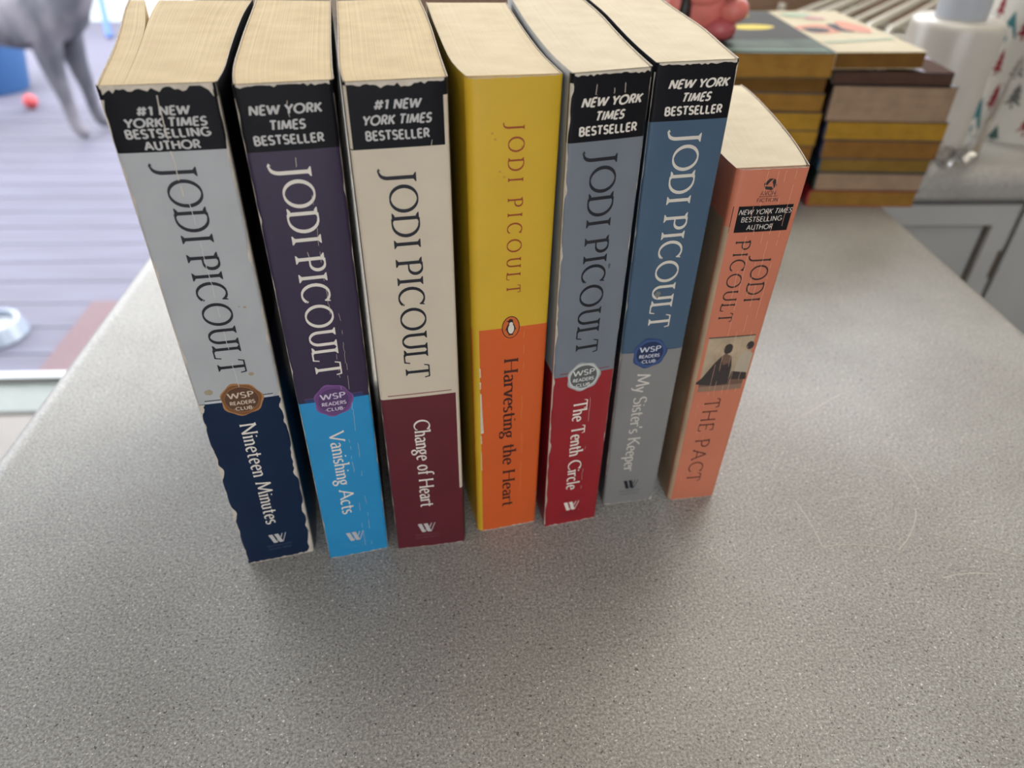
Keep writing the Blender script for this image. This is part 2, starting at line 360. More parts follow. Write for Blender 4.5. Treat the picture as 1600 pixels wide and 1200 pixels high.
    def wear_head(s, amp, m=None, tail=False, bias=.1):
        m = m or WORN(); n = int(s.w/1.0); a = [bias+amp*s.rnd.random()**1.6 for _ in range(n+1)]
        for i in range(n):
            x0, x1 = s.w*i/n, s.w*(i+1)/n
            if tail: q = [(x0, .16), (x1, .16), (x1, .16+a[i+1]), (x0, .16+a[i])]
            else: q = [(x0, s.h-a[i]), (x1, s.h-a[i+1]), (x1, s.h), (x0, s.h)]
            s.sp.face([s.at(x, z, .05) for x, z in q], m)
    def crease(s, x, z0, z1, m=None, wob=.25, gaps=.45, wd=.16):
        m = m or WORN(); z = z1
        while z > z0:
            l = s.rnd.uniform(1.0, 5.0)
            if s.rnd.random() > gaps:
                xa, xb = x+s.rnd.uniform(-wob, wob), x+s.rnd.uniform(-wob, wob); e = max(z-l, z0)
                s.sp.face([s.at(xa-wd/2, z, .12), s.at(xb-wd/2, e, .12), s.at(xb+wd/2, e, .12), s.at(xa+wd/2, z, .12)], m)
            z -= l
    def blob(s, cx, cz, rx, rz, m, off=.1, wav=0.0, n=36, k=7, ph=0.0, hole=None):
        pts = []; inn = []
        for i in range(n):
            a = 2*math.pi*i/n; f = 1+wav*math.sin(k*a+ph)+wav*.6*math.sin(3*a+ph*2)
            pts.append((cx+rx*f*math.cos(a), cz+rz*f*math.sin(a))); inn.append((cx+rx*(hole or 0)*math.cos(a), cz+rz*(hole or 0)*math.sin(a)))
        for i in range(n):
            j = (i+1) % n
            if hole: s.sp.face([s.at(*inn[i], off), s.at(*pts[i], off), s.at(*pts[j], off), s.at(*inn[j], off)], m)
            else: s.sp.face([s.at(cx, cz, off), s.at(*pts[i], off), s.at(*pts[j], off)], m)
    def seal(s, cx, cz, outer, inner, text, rx=7.9, rz=7.7, rim=None):
        s.blob(cx, cz, rx, rz, outer, .10, .045, ph=1.0)
        s.blob(cx, cz, rx*.93, rz*.93, rim or inner, .12, .03, ph=.4, hole=.86)
        s.blob(cx, cz, rx*.79, rz*.77, inner, .14)
        s.line('WSP', cx, cz+2.2, 9.6, 3.1, text, wt=(.16, .16), off=.18)
        s.line('READERS', cx, cz-1.4, 9.4, 1.9, text, wt=(.2, .2), off=.18)
        s.line('.CLUB.', cx, cz-4.2, 7.6, 1.8, text, wt=(.2, .2), off=.18)
    def press_mark(s, cx, cz, m, faint):
        W, H = 7.8, 5.6
        lv = [.1]
        def q(pts): lv[0] += .006; s.poly([(cx+(x-.5)*W, cz+(z-.5)*H) for x, z in pts], m, lv[0])
        q([(0, 1), (.24, 1), (.44, 0), (.22, 0)]); q([(.34, 1), (.58, 1), (.78, 0), (.56, 0)])
        q([(.40, 0), (.44, 0), (.55, .55), (.52, .66)]); q([(.74, 0), (.78, 0), (1.04, 1), (.99, 1)]); q([(.68, .62), (.72, .5), (.84, 1), (.79, 1)])
        s.line('WASHINGTON', cx, cz-4.5, 11.2, 1.3, faint, wt=(.13, .13), off=.1); s.line('SQUARE PRESS', cx, cz-6.5, 10.4, 1.3, faint, wt=(.13, .13), off=.1)
    def finish(s, pages, lcov, rcov, lname='front_cover', rname='back_cover', top_inset=.5, gap=None):
        s.sp.build('spine', s.root, s.base, smooth=True)
        th = .32
        for wh, spec, nm in (('L', lcov, lname), ('R', rcov, rname)):
            # spec: [(z_top, material)...], optional strip near the spine handled by caller via function(k, z)
            mb = MB(); lo = .15; zs = [.15]; ms = []
            for zt, m in spec:
                k = max(1, int((zt-lo)/20)); zs += [lo+(zt-lo)*(i+1)/k for i in range(k)]; ms += [m]*k; lo = zt
            back = 14
            first = s.sp and 0
            outer = [[s.side(wh, k, z, .02) for k in range(back+1)] for z in zs]; inner = [[s.side(wh, k, z, .02+th) for k in range(back+1)] for z in zs]
            # pull the first column back so it tucks behind the spine's corner
            mf = lambda i, j: ms[min(i, len(ms)-1)] if not callable(ms[min(i, len(ms)-1)]) else ms[min(i, len(ms)-1)](j)
            mb.grid(outer if wh == 'R' else [r[::-1] for r in outer], None, matf=(lambda i, j, w_=wh: mf(i, j if w_ == 'R' else back-1-j)))
            wp = WORN()
            mb.grid(inner if wh == 'L' else [r[::-1] for r in inner], wp)
            mb.grid([outer[-1], inner[-1]], wp); mb.grid([inner[0], outer[0]], wp)
            mb.grid([[o[-1], i[-1]] for o, i in zip(outer, inner)], wp)
            mb.build(nm, s.root, s.base, smooth=True)
        # page block(s)
        def block(u0, u1, f0=lambda k: 0, f1=lambda k: 0, nm='page_block'):
            mb = MB(); nu = max(3, int((u1-u0)*12)); ztop = s.h-top_inset; zb = .2
            def pt(k, u, z):
                a = s.side('L', k, z, .45); b = s.side('R', k, z, .45); p = a+(b-a)*u
                if k == 0: p = p-Vector((*S(*(s.n*.0014).xy), 0))
                return p
            us = [u0+(u1-u0)*i/nu for i in range(nu+1)]
            def U(i, k): 
                u = us[i]; d = f0(k)*(1-i/nu)+f1(k)*(i/nu); return u+d
            top = [[pt(k, U(i, k), ztop+.25*math.sin(i*2.3+k)*0) for i in range(nu+1)] for k in range(15)]
            bot = [[pt(k, U(i, k), zb) for i in range(nu+1)] for k in range(15)]
            uvt = [[(us[i]*s.w, k*9.5) for i in range(nu+1)] for k in range(15)]
            mb.grid(top, pages, uvt); mb.grid([r[::-1] for r in bot], pages, [r[::-1] for r in uvt])
            nz = 5
            def wall(sel, nn):
                rows = []; uvs = []
                for q in range(nz+1):
                    z = zb+(ztop-zb)*q/nz; rows.append([sel(j, z)[0] for j in range(nn)]); uvs.append([(sel(j, z)[1], z) for j in range(nn)])
                mb.grid(rows, pages, uvs)
            wall(lambda i, z: (pt(0, U(i, 0), z), us[i]*s.w), nu+1)
            wall(lambda i, z: (pt(14, U(nu-i, 14), z), us[nu-i]*s.w), nu+1)
            wall(lambda k, z: (pt(14-k, U(0, 14-k), z), 0), 15)
            wall(lambda k, z: (pt(k, U(nu, k), z), s.w), 15)
            mb.build(nm, s.root, s.base, smooth=True)
        if gap:
            u, k0, amt = gap; g = lambda sgn: (lambda k: sgn*amt*max(0, (k-k0)/(14-k0))**1.5)
            block(0.0, u, f1=g(-1)); block(u+.004, 1.0, f0=g(.35))
        else: block(0.0, 1.0)

K = lambda: mat('print_black', (13, 14, 20), .45, spec=.2, var=.1)
WHT = lambda: mat('print_white', (226, 220, 210), .5)
SILVER = lambda: mat('print_silver_text', (190, 189, 188), .5)
INK = lambda: mat('print_ink', (18, 20, 32), .5)
PG_OLD = paper_mat('pages_yellowed', (204, 182, 144), (228, 210, 174), su=2.6, sv=.0012, bump=.15, blotch=.3)
PG_CREAM = paper_mat('pages_cream', (220, 203, 170), (232, 217, 187), su=2.2, sv=.0012, bump=.08, blotch=.45)
PG_PALE = paper_mat('pages_pale', (218, 205, 178), (230, 218, 192), su=1.6, sv=.0012, bump=.05, blotch=.55)

# 1 -- grey and navy, badly worn
b = Book('worn grey and navy novel with a brown seal at the row\'s left end', 210, (-121.2,215.6), (-88.6,221.9), (-119.6,215), (-91,223.4),
         [(-121.2,216.5),(-124,224),(-133,252),(-145,285),(-161,326),(-167,342),(-169,349)], [(-88.6,223.4),(-89.4,232),(-95.6,255),(-103.8,289),(-111.8,324),(-117,354)], 3)
GREY = mat('print_cool_grey', (174, 177, 180), .45, coat=.15, var=.05, scale=60); NAVY = mat('print_navy', (14, 35, 64), .45, spec=.25, var=.12)
b.spine([(93.2, NAVY), (190.4, GREY), (210, K())]); W = b.w/31.2
b.rect(.6, 93.2, b.w-.6, 94.3, mat('print_pale_grey', (190, 194, 198), .5)); b.rect(.6, 94.4, b.w-.6, 94.8, INK())
for t, cx, cz, wd, sh in (('#1 NEW', 15.6, 202.6, 14.2, .12), ('YORK TIMES', 15.6, 199.2, 22.2, .12), ('BESTSELLING', 15.5, 196.0, 23, 0), ('AUTHOR', 15.8, 192.4, 15.2, 0)):
    b.line(t, cx*W, cz, wd*W, 2.9, SILVER(), sh)
b.down('JODI PICOULT', 11.2, 185.8, 106.2, 9.6, INK(), wt=(.06, .128), serif=.16, sp=.1)
b.down('Nineteen Minutes', 13.2, 81.6, 23.4, 6.2, WHT(), wt=(.055, .125), pen=25, serif=.08, sp=.06)
b.seal(16.6, 93.6, mat('seal_tan', (166, 122, 76), .4), mat('seal_brown', (90, 58, 38), .45), mat('seal_text', (206, 190, 172), .5), rim=mat('seal_tan_dark', (124, 80, 44), .4))
b.press_mark(16.4, 13.6, SILVER(), mat('faint_on_navy', (54, 72, 96), .5))
st = mat('stain', (160, 148, 124), .6)
for x, z, r in ((22.3, 105.0, 1.0), (5.5, 98.6, 1.6), (25.4, 134, .55), (23.6, 134.4, .35)): b.blob(x, z, r, r*.8, st, .03, .05, ph=x)
b.wear('L', 2, 93, 1.9, bias=.35); b.wear('L', 93, 206, .8, bias=.75); b.wear('R', 14, 92, 2.2, bias=.6); b.wear('R', 92, 206, .8, bias=.55); b.wear('R', .2, 14, 2.6, bias=1.8)
b.wear_head(1.7, bias=.5); b.wear_head(.8, tail=True, bias=.2)
b.poly([(.1, 206.4), (2.6, 208.4), (5.5, 209.9), (.1, 209.9)], WORN(), .07); b.poly([(b.w-5, 209.9), (b.w-2.2, 208), (b.w-.1, 204), (b.w-.1, 209.9)], WORN(), .07)
b.crease(15.2, 176, 207, gaps=.25, wd=.3); b.crease(16.6, 90, 176, mat('crease_light', (196, 198, 200), .5), gaps=.35, wd=.2)
b.finish(PG_OLD, [(93, NAVY), (190, GREY), (210, K())], [(120, mat('cover_navy_dark', (20, 32, 58), .35, coat=.3)), (210, K())], gap=(.2, 7, .085))

# 2 -- purple and bright blue
b = Book('purple and bright blue novel between the grey-navy and the cream ones', 210, (-83.2,219.4), (-55.4,227), (-82.8,219), (-56.6,226.2),
         [(-83.2,221),(-88.4,235),(-95.2,264),(-101.2,289),(-112,338),(-116,355)], [(-55.4,228.6),(-58.2,240),(-67.4,282),(-74.4,315),(-83.4,357)], 5)
PUR = mat('print_deep_purple', (44, 31, 62), .4, coat=.2, var=.08); BLU = mat('print_bright_blue', (32, 140, 196), .4, coat=.2, var=.05)
b.spine([(91.4, BLU), (190, PUR), (210, K())]); b.rect(.3, 91.4, b.w-.3, 92.8, mat('print_navy_line', (30, 58, 110), .45)); b.rect(.3, 93.1, b.w-.3, 93.5, mat('print_violet_line', (88, 70, 120), .5))
for t, cx, cz, wd, sh in (('NEW YORK', 13.5, 202.5, 20.8, .1), ('TIMES', 13.4, 197.9, 10.4, .1), ('BESTSELLER', 13.2, 193.5, 20.4, 0)): b.line(t, cx, cz, wd, 3.1, SILVER(), sh)
b.down('JODI PICOULT', 8.8, 185.0, 103.2, 9.4, WHT(), wt=(.06, .128), serif=.16, sp=.1)
b.down('Vanishing Acts', 9.6, 75.2, 27.6, 6.0, WHT(), wt=(.055, .12), pen=25, serif=.08, sp=.04)
b.seal(13.6, 91.2, mat('seal_violet', (124, 84, 142), .4), mat('seal_violet_dark', (84, 54, 104), .45), mat('seal_text2', (206, 196, 214), .5), rx=7.5, rim=mat('seal_violet_mid', (104, 66, 124), .4))
b.press_mark(13.2, 12.4, SILVER(), mat('faint_on_blue', (64, 150, 190), .5))
b.wear('L', 20, 206, .55, bias=.1); b.wear('L', .2, 90, .3, bias=.2); b.wear('R', .2, 206, .5, bias=.16); b.wear_head(.9, bias=.35); b.wear_head(.6, tail=True)
b.crease(14.2, 183, 205, gaps=.4); b.crease(17.2, 5, 175, gaps=.55, wd=.12); b.crease(20.4, 5, 130, gaps=.6, wd=.12); b.crease(13.3, 140, 160, wd=.2, gaps=.6)
b.finish(PG_OLD, [(91, BLU), (190, PUR), (210, K())], [(90, mat('cover_dark_blue', (14, 40, 70), .4, coat=.2)), (190, PUR), (210, K())])

# 3 -- cream and maroon
b = Book('cream and maroon novel, thickest of the spines left of the yellow one', 210, (-52.2,224.6), (-21.6,232.6), (-52,225.4), (-20.9,231),
         [(-52.2,226.2),(-56.4,240),(-65,282),(-72,315),(-81,357)], [(-21.6,234.2),(-26,259),(-34,307),(-40,339),(-45.6,367)], 7)
CRM = mat('print_cream', (206, 194, 174), .5, coat=.1, var=.04, scale=50); MAR = mat('print_maroon', (92, 22, 36), .4, coat=.2, var=.08)
b.spine([(89.6, MAR), (189.6, CRM), (210, K())]); b.rect(.5, 91.0, b.w-.5, 91.4, mat('print_maroon_line', (130, 60, 66), .5)); b.rect(b.w-1.5, 36, b.w-.05, 205, CRM, .03)
b.rect(.05, 190, 1.0, 209, CRM, .03)
for t, cx, cz, wd, sh in (('#1 NEW', 16.2, 203.1, 15, .2), ('YORK TIMES', 15.9, 198.5, 22.2, .2), ('BESTSELLER', 15.7, 193.8, 20.6, 0)): b.line(t, cx*.97, cz, wd*.97, 3.2, SILVER(), sh)
b.down('JODI PICOULT', 11.0, 181.9, 98.9, 9.1, INK(), wt=(.06, .128), serif=.16, sp=.1)
b.down('Change of Heart', 12.4, 77.6, 26.8, 6.3, WHT(), wt=(.06, .13), pen=20, serif=.09, sp=.03)
b.press_mark(14.0, 13.0, SILVER(), mat('faint_on_maroon', (120, 66, 76), .5))
b.wear('L', 1, 88, .5, bias=.06); b.wear('L', 190, 208, 1.0, bias=.5); b.wear_head(1.5, bias=.7); b.wear_head(.4, tail=True)
b.crease(25.5, 188, 194, wob=.8, gaps=.3)
def strip3(j): return CRM if j < 1 else K()
b.finish(PG_OLD, [(89, MAR), (190, CRM), (210, K())], [(44, mat('cover_maroon_dark', (70, 16, 28), .4)), (195, strip3), (210, strip3)])

# 4 -- yellow and orange
b = Book('yellow and orange novel in the middle of the row with a small penguin emblem', 208.4, (-16.4,237.7), (14.6,245.6), (-15.0,236.9), (12.8,244.6),
         [(-16.6,241.6),(-21.2,252),(-25.6,273),(-31.4,304),(-34.6,321),(-41,358),(-42.6,367)], [(14.4,247.4),(8.6,271),(3.2,304),(-2.2,341),(-6.4,371)], 9, rl=3.4)
YEL = mat('print_yellow', (208, 170, 40), .42, coat=.15, var=.05, scale=30); ORG = mat('print_orange', (208, 92, 34), .42, coat=.15, var=.05, scale=30)
b.spine([(114.9, ORG), (208.4, YEL)]); b.rect(.05, .2, 2.6, 115, YEL, .02)
BRN = mat('print_rust', (150, 66, 26), .5); DBR = mat('print_dark_brown', (64, 26, 20), .5)
b.down('JODI PICOULT', 13.3, 193.6, 130.4, 5.2, BRN, wt=(.06, .12), serif=.13, sp=.42)
b.down('Harvesting the Heart', 12.7, 100, 14.8, 5.9, DBR, wt=(.06, .125), serif=.11, sp=.04)
px, pz = 15.2, 115.0
b.blob(px, pz, 3.6, 5.1, mat('emblem_black', (26, 20, 18), .45), .10); b.blob(px, pz, 3.25, 4.75, mat('emblem_orange', (206, 100, 40), .45), .12)
EB = mat('emblem_black', (26, 20, 18), .45); EW = mat('emblem_white', (226, 220, 208), .5)
b.blob(px, pz-.6, 1.75, 2.7, EB, .14); b.poly([(px-1.3, pz+1), (px+1.3, pz+1), (px+.8, pz+2.6), (px-.8, pz+2.6)], EB, .14); b.blob(px-.1, pz+2.9, .95, .95, EB, .15)
b.poly([(px-.8, pz+3.3), (px-2.0, pz+2.9), (px-.8, pz+2.5)], EB, .15)
b.blob(px+.1, pz-.7, 1.2, 2.2, EW, .17); b.blob(px+.05, pz+1.6, .75, .8, EW, .17); b.poly([(px-1.6, pz+.6), (px-2.3, pz-1.4), (px-1.3, pz-.6)], EB, .16); b.poly([(px+1.6, pz+.6), (px+2.2, pz-1.4), (px+1.3, pz-.6)], EB, .16)
b.poly([(px-1.2, pz-3.6), (px+1.3, pz-3.6), (px+.6, pz-3), (px-.6, pz-3)], EB, .16)
[b.poly([(2.5, z0), (2.5+a, z0+.4), (2.5+c, z1-.4), (2.5, z1)], WORN(), .06) for z0, z1, a, c in ((92,97,.5,.4),(86,90,.4,.5),(70,84,.9,.6),(62,72,1.3,.9),(56,61,.5,.3),(40,52,.3,.2))]; b.wear('R', .2, 20, 1.0, bias=.2); b.wear_head(.25, bias=.08); b.wear_head(.6, tail=True, bias=.15)
b.crease(20.8, 60, 160, mat('crease_warm', (214, 168, 70), .5), gaps=.5, wd=.1); b.crease(21.4, 20, 60, mat('crease_orange', (226, 138, 84), .5), gaps=.3, wd=.12)
sm = mat('smudge', (186, 150, 40), .6)
for x, z in ((9, 189), (8, 191), (18, 186), (10.5, 178), (12, 176)): b.blob(x, z, .5, .4, sm, .03, .06, ph=x)
b.finish(PG_CREAM, [(208.2, YEL)], [(208.2, mat('cover_black', (20, 18, 20), .4, coat=.2))])

# 5 -- slate grey and red
b = Book('slate grey and red novel right of the yellow one, silver seal on spine', 210, (16.8,239.6), (43.8,249.8), (17.3,241), (42.6,248),
         [(16.8,241.4),(12.6,256),(7.8,283),(1.8,323),(-3.2,365),(-5.8,383)], [(43.8,251.6),(40.6,274),(37.6,301),(34.4,338),(29.6,369),(27.4,384)], 11)
SLT = mat('print_slate', (112, 120, 130), .45, coat=.15, var=.05, scale=60); RED = mat('print_red', (146, 22, 34), .4, coat=.2, var=.08)
b.spine([(90.6, RED), (188.0, SLT), (210, K())]); b.rect(.3, 92.0, b.w-.3, 92.4, mat('print_red_line', (130, 44, 54), .5))
for t, cx, cz, wd, sh in (('NEW YORK', 14.6, 200.8, 21.6, .22), ('TIMES', 14.3, 196.2, 10.6, .22), ('BESTSELLER', 14.2, 191.6, 21, 0)): b.line(t, cx*.97, cz, wd*.97, 3.2, WHT(), sh)
b.down('JODI PICOULT', 8.8, 183.6, 101.2, 9.3, INK(), wt=(.06, .128), serif=.16, sp=.1)
b.down('The Tenth Circle', 10.0, 76.8, 23.2, 6.3, WHT(), wt=(.06, .13), pen=15, serif=.08, sp=.03)
b.seal(13.4, 89.3, mat('seal_silver', (152, 156, 154), .35), mat('seal_grey', (88, 92, 92), .45), mat('seal_text3', (204, 206, 204), .5), rx=7.5, rz=7.3, rim=mat('seal_grey_mid', (190, 194, 192), .4))
b.press_mark(13.2, 12, WHT(), mat('faint_on_red', (112, 40, 50), .5))
b.wear('L', 1, 207, .6, bias=.25); b.wear('R', 40, 207, .9, bias=.25); b.wear('R', .3, 40, .4, bias=.1); b.wear_head(1.1, bias=.5); b.wear_head(.7, tail=True, bias=.1)
for x in (8.5, 14.6, 18.4): b.crease(x, 203, 209.5, gaps=.1, wd=.22)
b.crease(17.6, 8, 98, gaps=.65, wd=.12); b.blob(19.6, 140, .5, 1.1, mat('grey_stain', (84, 90, 98), .6), .03, .15)
b.finish(PG_PALE, [(90.6, RED), (188, mat('cover_pale_grey', (176, 180, 182), .4, coat=.2)), (210, mat('cover_pale_grey', (176, 180, 182), .4))], [(90, RED), (210, SLT)])

# 6 -- steel blue and grey
b = Book('steel blue and grey novel with a dark blue seal, beside the short salmon one', 210, (45.6,255.4), (75,263), (47.2,256.6), (73.4,261.6),
         [(45.4,257.2),(42.4,276),(39.4,303),(36.2,340),(31.4,371),(28.6,392)], [(75,264.8),(74,279),(73,314),(68,353),(66,373),(64.6,394)], 13)
STL = mat('print_steel_blue', (62, 88, 112), .42, coat=.2, var=.05, scale=50); GRW = mat('print_warm_grey', (128, 128, 128), .45, coat=.15, var=.05)
b.spine([(92.9, GRW), (190.7, STL), (210, K())]); b.rect(.3, 92.9, b.w-.3, 93.3, mat('print_blue_line', (44, 66, 92), .5))
for t, cx, cz, wd, sh in (('NEW YORK', 15.4, 203, 21, .22), ('TIMES', 15.2, 198.5, 10.4, .22), ('BESTSELLER', 15, 194.1, 20.4, 0)): b.line(t, cx, cz, wd, 3.2, WHT(), sh)
b.down('JODI PICOULT', 10.2, 186.4, 104.8, 9.2, mat('print_ivory', (212, 206, 194), .5), wt=(.06, .128), serif=.16, sp=.1)
b.down("My Sister's Keeper", 8.8, 81.2, 22.2, 6.2, mat('print_pale_text', (204, 200, 192), .5), wt=(.055, .12), pen=15, serif=.08, sp=.03)
b.seal(13.0, 91.9, mat('seal_navy', (40, 64, 112), .4), mat('seal_navy_dark', (24, 42, 84), .45), mat('seal_text4', (196, 202, 214), .5), rx=7.7, rim=mat('seal_navy_mid', (54, 82, 132), .4))
b.press_mark(13.6, 12.8, INK(), mat('faint_on_grey', (96, 98, 98), .5))
b.poly([(b.w-3, .3), (b.w-.15, .3), (b.w-.15, 5), (b.w-.8, 4)], WORN(), .07); b.blob(12.4, 121, 1.1, 1.6, mat('scuff', (120, 122, 118), .6), .13, .15)
b.wear('R', 100, 207, .35, bias=.06); b.wear('R', 195, 209, .7, bias=.5); b.wear('L', 20, 207, .3, bias=.03); b.wear_head(.7, bias=.45); b.wear_head(.5, tail=True)
b.finish(PG_PALE, [(92, mat('cover_grey_blue', (70, 76, 84), .4)), (190, mat('cover_steel_dark', (36, 52, 70), .4)), (210, K())], [(92, GRW), (210, STL)])

# 7 -- short salmon one
b = Book('short salmon novel with a sepia picture on its spine, right of the row', 171, (82.6,265.4), (111.6,270.4), (80.6,260.6), (104.6,264.8),
         [(82.4,267),(79.6,279),(79.4,300),(81,330),(83,360),(83.6,381)], [(111.6,272),(114,296),(115,323),(115,350),(114,376),(112.4,384)], 15, rl=2.6)
SAL = mat('print_salmon', (196, 116, 88), .45, coat=.12, var=.05, scale=40); SEP = mat('cover_sepia', (170, 144, 116), .5, var=.35, scale=18)
b.spine([(171, SAL)]); D2 = mat('print_soft_black', (40, 32, 30), .5); k = b.w/27.5
cx = 13.6*k
b.rect(.03, .2, 1.7*k, 148, mat('sepia_edge', (176, 152, 124), .5, var=.2, scale=30), .03)
for a in (90, 210, 330):
    c1, s1 = math.cos(math.radians(a)), math.sin(math.radians(a)); c2, s2 = math.cos(math.radians(a+120)), math.sin(math.radians(a+120))
    R1, R2 = 2.4, 1.1; e = [(R1*math.cos(math.radians(a+d)), R1*math.sin(math.radians(a+d))) for d in (-18, 18, 78, 96)]; i_ = [(R2*math.cos(math.radians(a+d)), R2*math.sin(math.radians(a+d))) for d in (96, 20)]
    b.poly([(cx+x, 164.8+z) for x, z in e+i_], D2, .1)
b.line('AVON', cx, 161.4, 5.8*k, 1.9, D2, wt=(.12, .12)); b.rect(10.3*k, 160.0, 17.4*k, 160.2, D2, .1); b.line('FICTION', cx+.3, 158.6, 8.2*k, 1.7, D2, wt=(.13, .13))
b.rect(1.5*k, 145.6, b.w-.05, 156.4, K(), .06)
for t, x_, z_, wd, sh in (('NEW YORK TIMES', 14.4, 154.0, 21, .2), ('BESTSELLING', 13.6, 150.9, 16.2, .0), ('AUTHOR', 13.5, 147.6, 10.3, 0)): b.line(t, x_*k, z_, wd*k, 2.3, WHT(), sh, wt=(.11, .11))
b.down('PICOULT', 5.4*k, 142, 104.6, 5.9, D2, wt=(.07, .1), serif=.08, sp=.16, bx2=5.4*k)
b.down('JODI', 14.8*k, 134.4, 113.8, 7.0, D2, wt=(.07, .1), serif=.08, sp=.16)
PH = mat('picture_sepia', (172, 154, 128), .5, var=.22, scale=120); PD = mat('picture_dark', (52, 46, 44), .5); PM = mat('picture_brown', (112, 84, 70), .5)
b.rect(.8*k, 68, b.w-.05, 97, PH, .05); b.rect(.8*k, 96.6, b.w-.05, 97.1, PD, .07); b.rect(.8*k, 68, b.w-.05, 70.8, mat('picture_ground', (140, 112, 92), .5), .07); b.rect(.8*k, 70.8, b.w-.05, 74, PM, .07)
b.poly([(.9, 72.5), (4, 76), (8, 83), (10.6, 86.5), (12.6, 88.2), (15.6, 86.6), (16.8, 81), (17, 71.5), (10, 71)], PD, .09); b.blob(13.2, 90.6, 2.1, 2.6, PD, .1)
b.poly([(10.8, 86.6), (12.8, 88), (15.6, 86.4), (15, 83), (12.5, 82)], PM, .11)
b.poly([(18.4, 75), (19, 84), (21, 89), (24, 88.4), (b.w-.1, 86), (b.w-.1, 75)], mat('picture_pale', (178, 166, 146), .5), .09); b.blob(23.2, 91.6, 1.7, 2.1, PD, .1); b.poly([(17, 74), (17.6, 78.4), (b.w-2, 77), (b.w-.3, 73)], PD, .1)
b.down('THE PACT', 8.2*k, 63.4, 12, 7.6, mat('print_brown_text', (92, 50, 40), .5), wt=(.07, .09), serif=.06, sp=.16)
cl = mat('crease_salmon', (222, 170, 148), .5)
for x in (9, 11.6, 15.6, 18.4, 22.5): b.crease(x*k, 66, 170, cl, gaps=.4, wd=.13, wob=.12)
for x in (5, 8, 12): b.crease(x*k, 4, 66, cl, gaps=.65, wd=.08, wob=.1)
b.wear('R', 2, 169, .25, bias=.05); b.wear_head(.25, bias=.12); b.wear_head(.3, tail=True)
b.finish(PG_PALE, [(150, SEP), (171, SAL)], [(171, SAL)])

# ------------------------------------------------------------------ stacks of paperbacks
def flat_book(name, label, x0, x1, z0, z1, y0, depth, pages, top, spine, group, turn=0.0, bulge=0.0, pict=None, wavy=0.0, seed=0):
    """a paperback lying flat, tail edge towards the viewer, spine on its left; surveyed metres"""
    rnd = random.Random(seed); cx = (x0+x1)/2; c, s_ = math.cos(turn), math.sin(turn)
    base = S3(cx, y0, z0); root = thing(name, label, 'book', base, group)
    def P(u, v, z):                    # u metres from centre, v metres back
        zz = z
        return S3(cx+u*c-v*s_, y0+u*s_+v*c, zz)
    hw = (x1-x0)/2; t = .00045
    ph = rnd.uniform(0, 6)
    def wz(u, v): return (wavy*math.sin(u*75+ph)*max(0, 1-v/.06)+bulge*(u/hw)*.5)
    n = 14; us = [-hw+2*hw*i/n for i in range(n+1)]; vs_ = [0, .012, .03, .06, .1, depth]
    def slab(za, zb, m, nm, over=0.0, mi=None, wf=lambda u, v: 0, u0=-hw, u1=hw, uvon=False, matf=None):
        mb = MB(); U = [u0+(u1-u0)*i/n for i in range(n+1)]; V = [-over]+vs_[1:]
        topr = [[P(u, v, zb+wf(u, v)) for u in U] for v in V]; botr = [[P(u, v, za+wf(u, v)) for u in U] for v in V]
        mb.grid(topr, m, matf=matf); mb.grid([r[::-1] for r in botr], m)
        e0 = [(za*1000, u*1000) for u in U]; e1 = [(zb*1000, u*1000) for u in U]
        def wall(lo, hi, ua, ub): mb.grid([lo, hi], m, [[(za*1000, q*1000) for q in ua], [(zb*1000, q*1000) for q in ua]])
        wall(botr[0], topr[0], U, U); wall(botr[-1][::-1], topr[-1][::-1], U[::-1], U[::-1])
        wall([r[-1] for r in botr], [r[-1] for r in topr], V, V); wall([r[0] for r in botr][::-1], [r[0] for r in topr][::-1], V[::-1], V[::-1])
        return mb.build(nm, root, base, smooth=True)
    slab(z0, z0+t, top, 'back_cover', over=.0006, wf=lambda u, v: 0)
    f = lambda u, v: bulge*(u/hw)*.5
    slab(z0+t, z1-t-abs(bulge), pages, 'page_block', u0=-hw+.0012, u1=hw-.0008)
    slab(z1-t-abs(bulge), z1-abs(bulge), top, 'front_cover', over=.0006, wf=wz if wavy else (lambda u, v: 0), matf=pict)
    # spine: slightly rounded strip on the left
    mb = MB(); k = 6; rows = []
    zt = z1-abs(bulge)
    for v in (-.0006, depth*.5, depth):
        rows.append([P(-hw-.0012*math.sin(math.pi*i/k), v, z0+(zt-z0)*i/k) for i in range(k+1)]+[P(-hw+.001, v, zt-(zt-z0)*i/k) for i in range(k+1)])
    mb.grid(rows, spine, close=True); mb.face(rows[0][::-1], spine); mb.face(rows[-1], spine)
    mb.build('spine', root, base, smooth=True)
    return root, P
def edge(nm, rgb, d=.14):
    a = tuple(int(v*(1-d)) for v in rgb); return paper_mat(nm, a, rgb, su=1.4, sv=.012, bump=.3, blotch=.45)
E_GOLD = edge('edge_gold', (146, 108, 48)); E_YEL = edge('edge_yellow', (164, 126, 44)); E_TAN = edge('edge_tan', (154, 130, 108)); E_BRN = edge('edge_brown', (132, 94, 46)); E_DK = edge('edge_dark_gold', (112, 80, 36)); E_OLV = edge('edge_olive', (130, 102, 46))
DB = mat('cover_dark_navy', (24, 34, 66), .35, coat=.4); DG = mat('cover_bottle_green', (26, 44, 40), .35, coat=.4); CR = mat('cover_crimson', (150, 34, 48), .35, coat=.3); BK = mat('cover_brownblack', (44, 32, 30), .3, coat=.5); TL_ = mat('cover_teal', (32, 70, 92), .35, coat=.3)
RG = 'paperbacks in the right stack'; LG = 'paperbacks in the left stack'
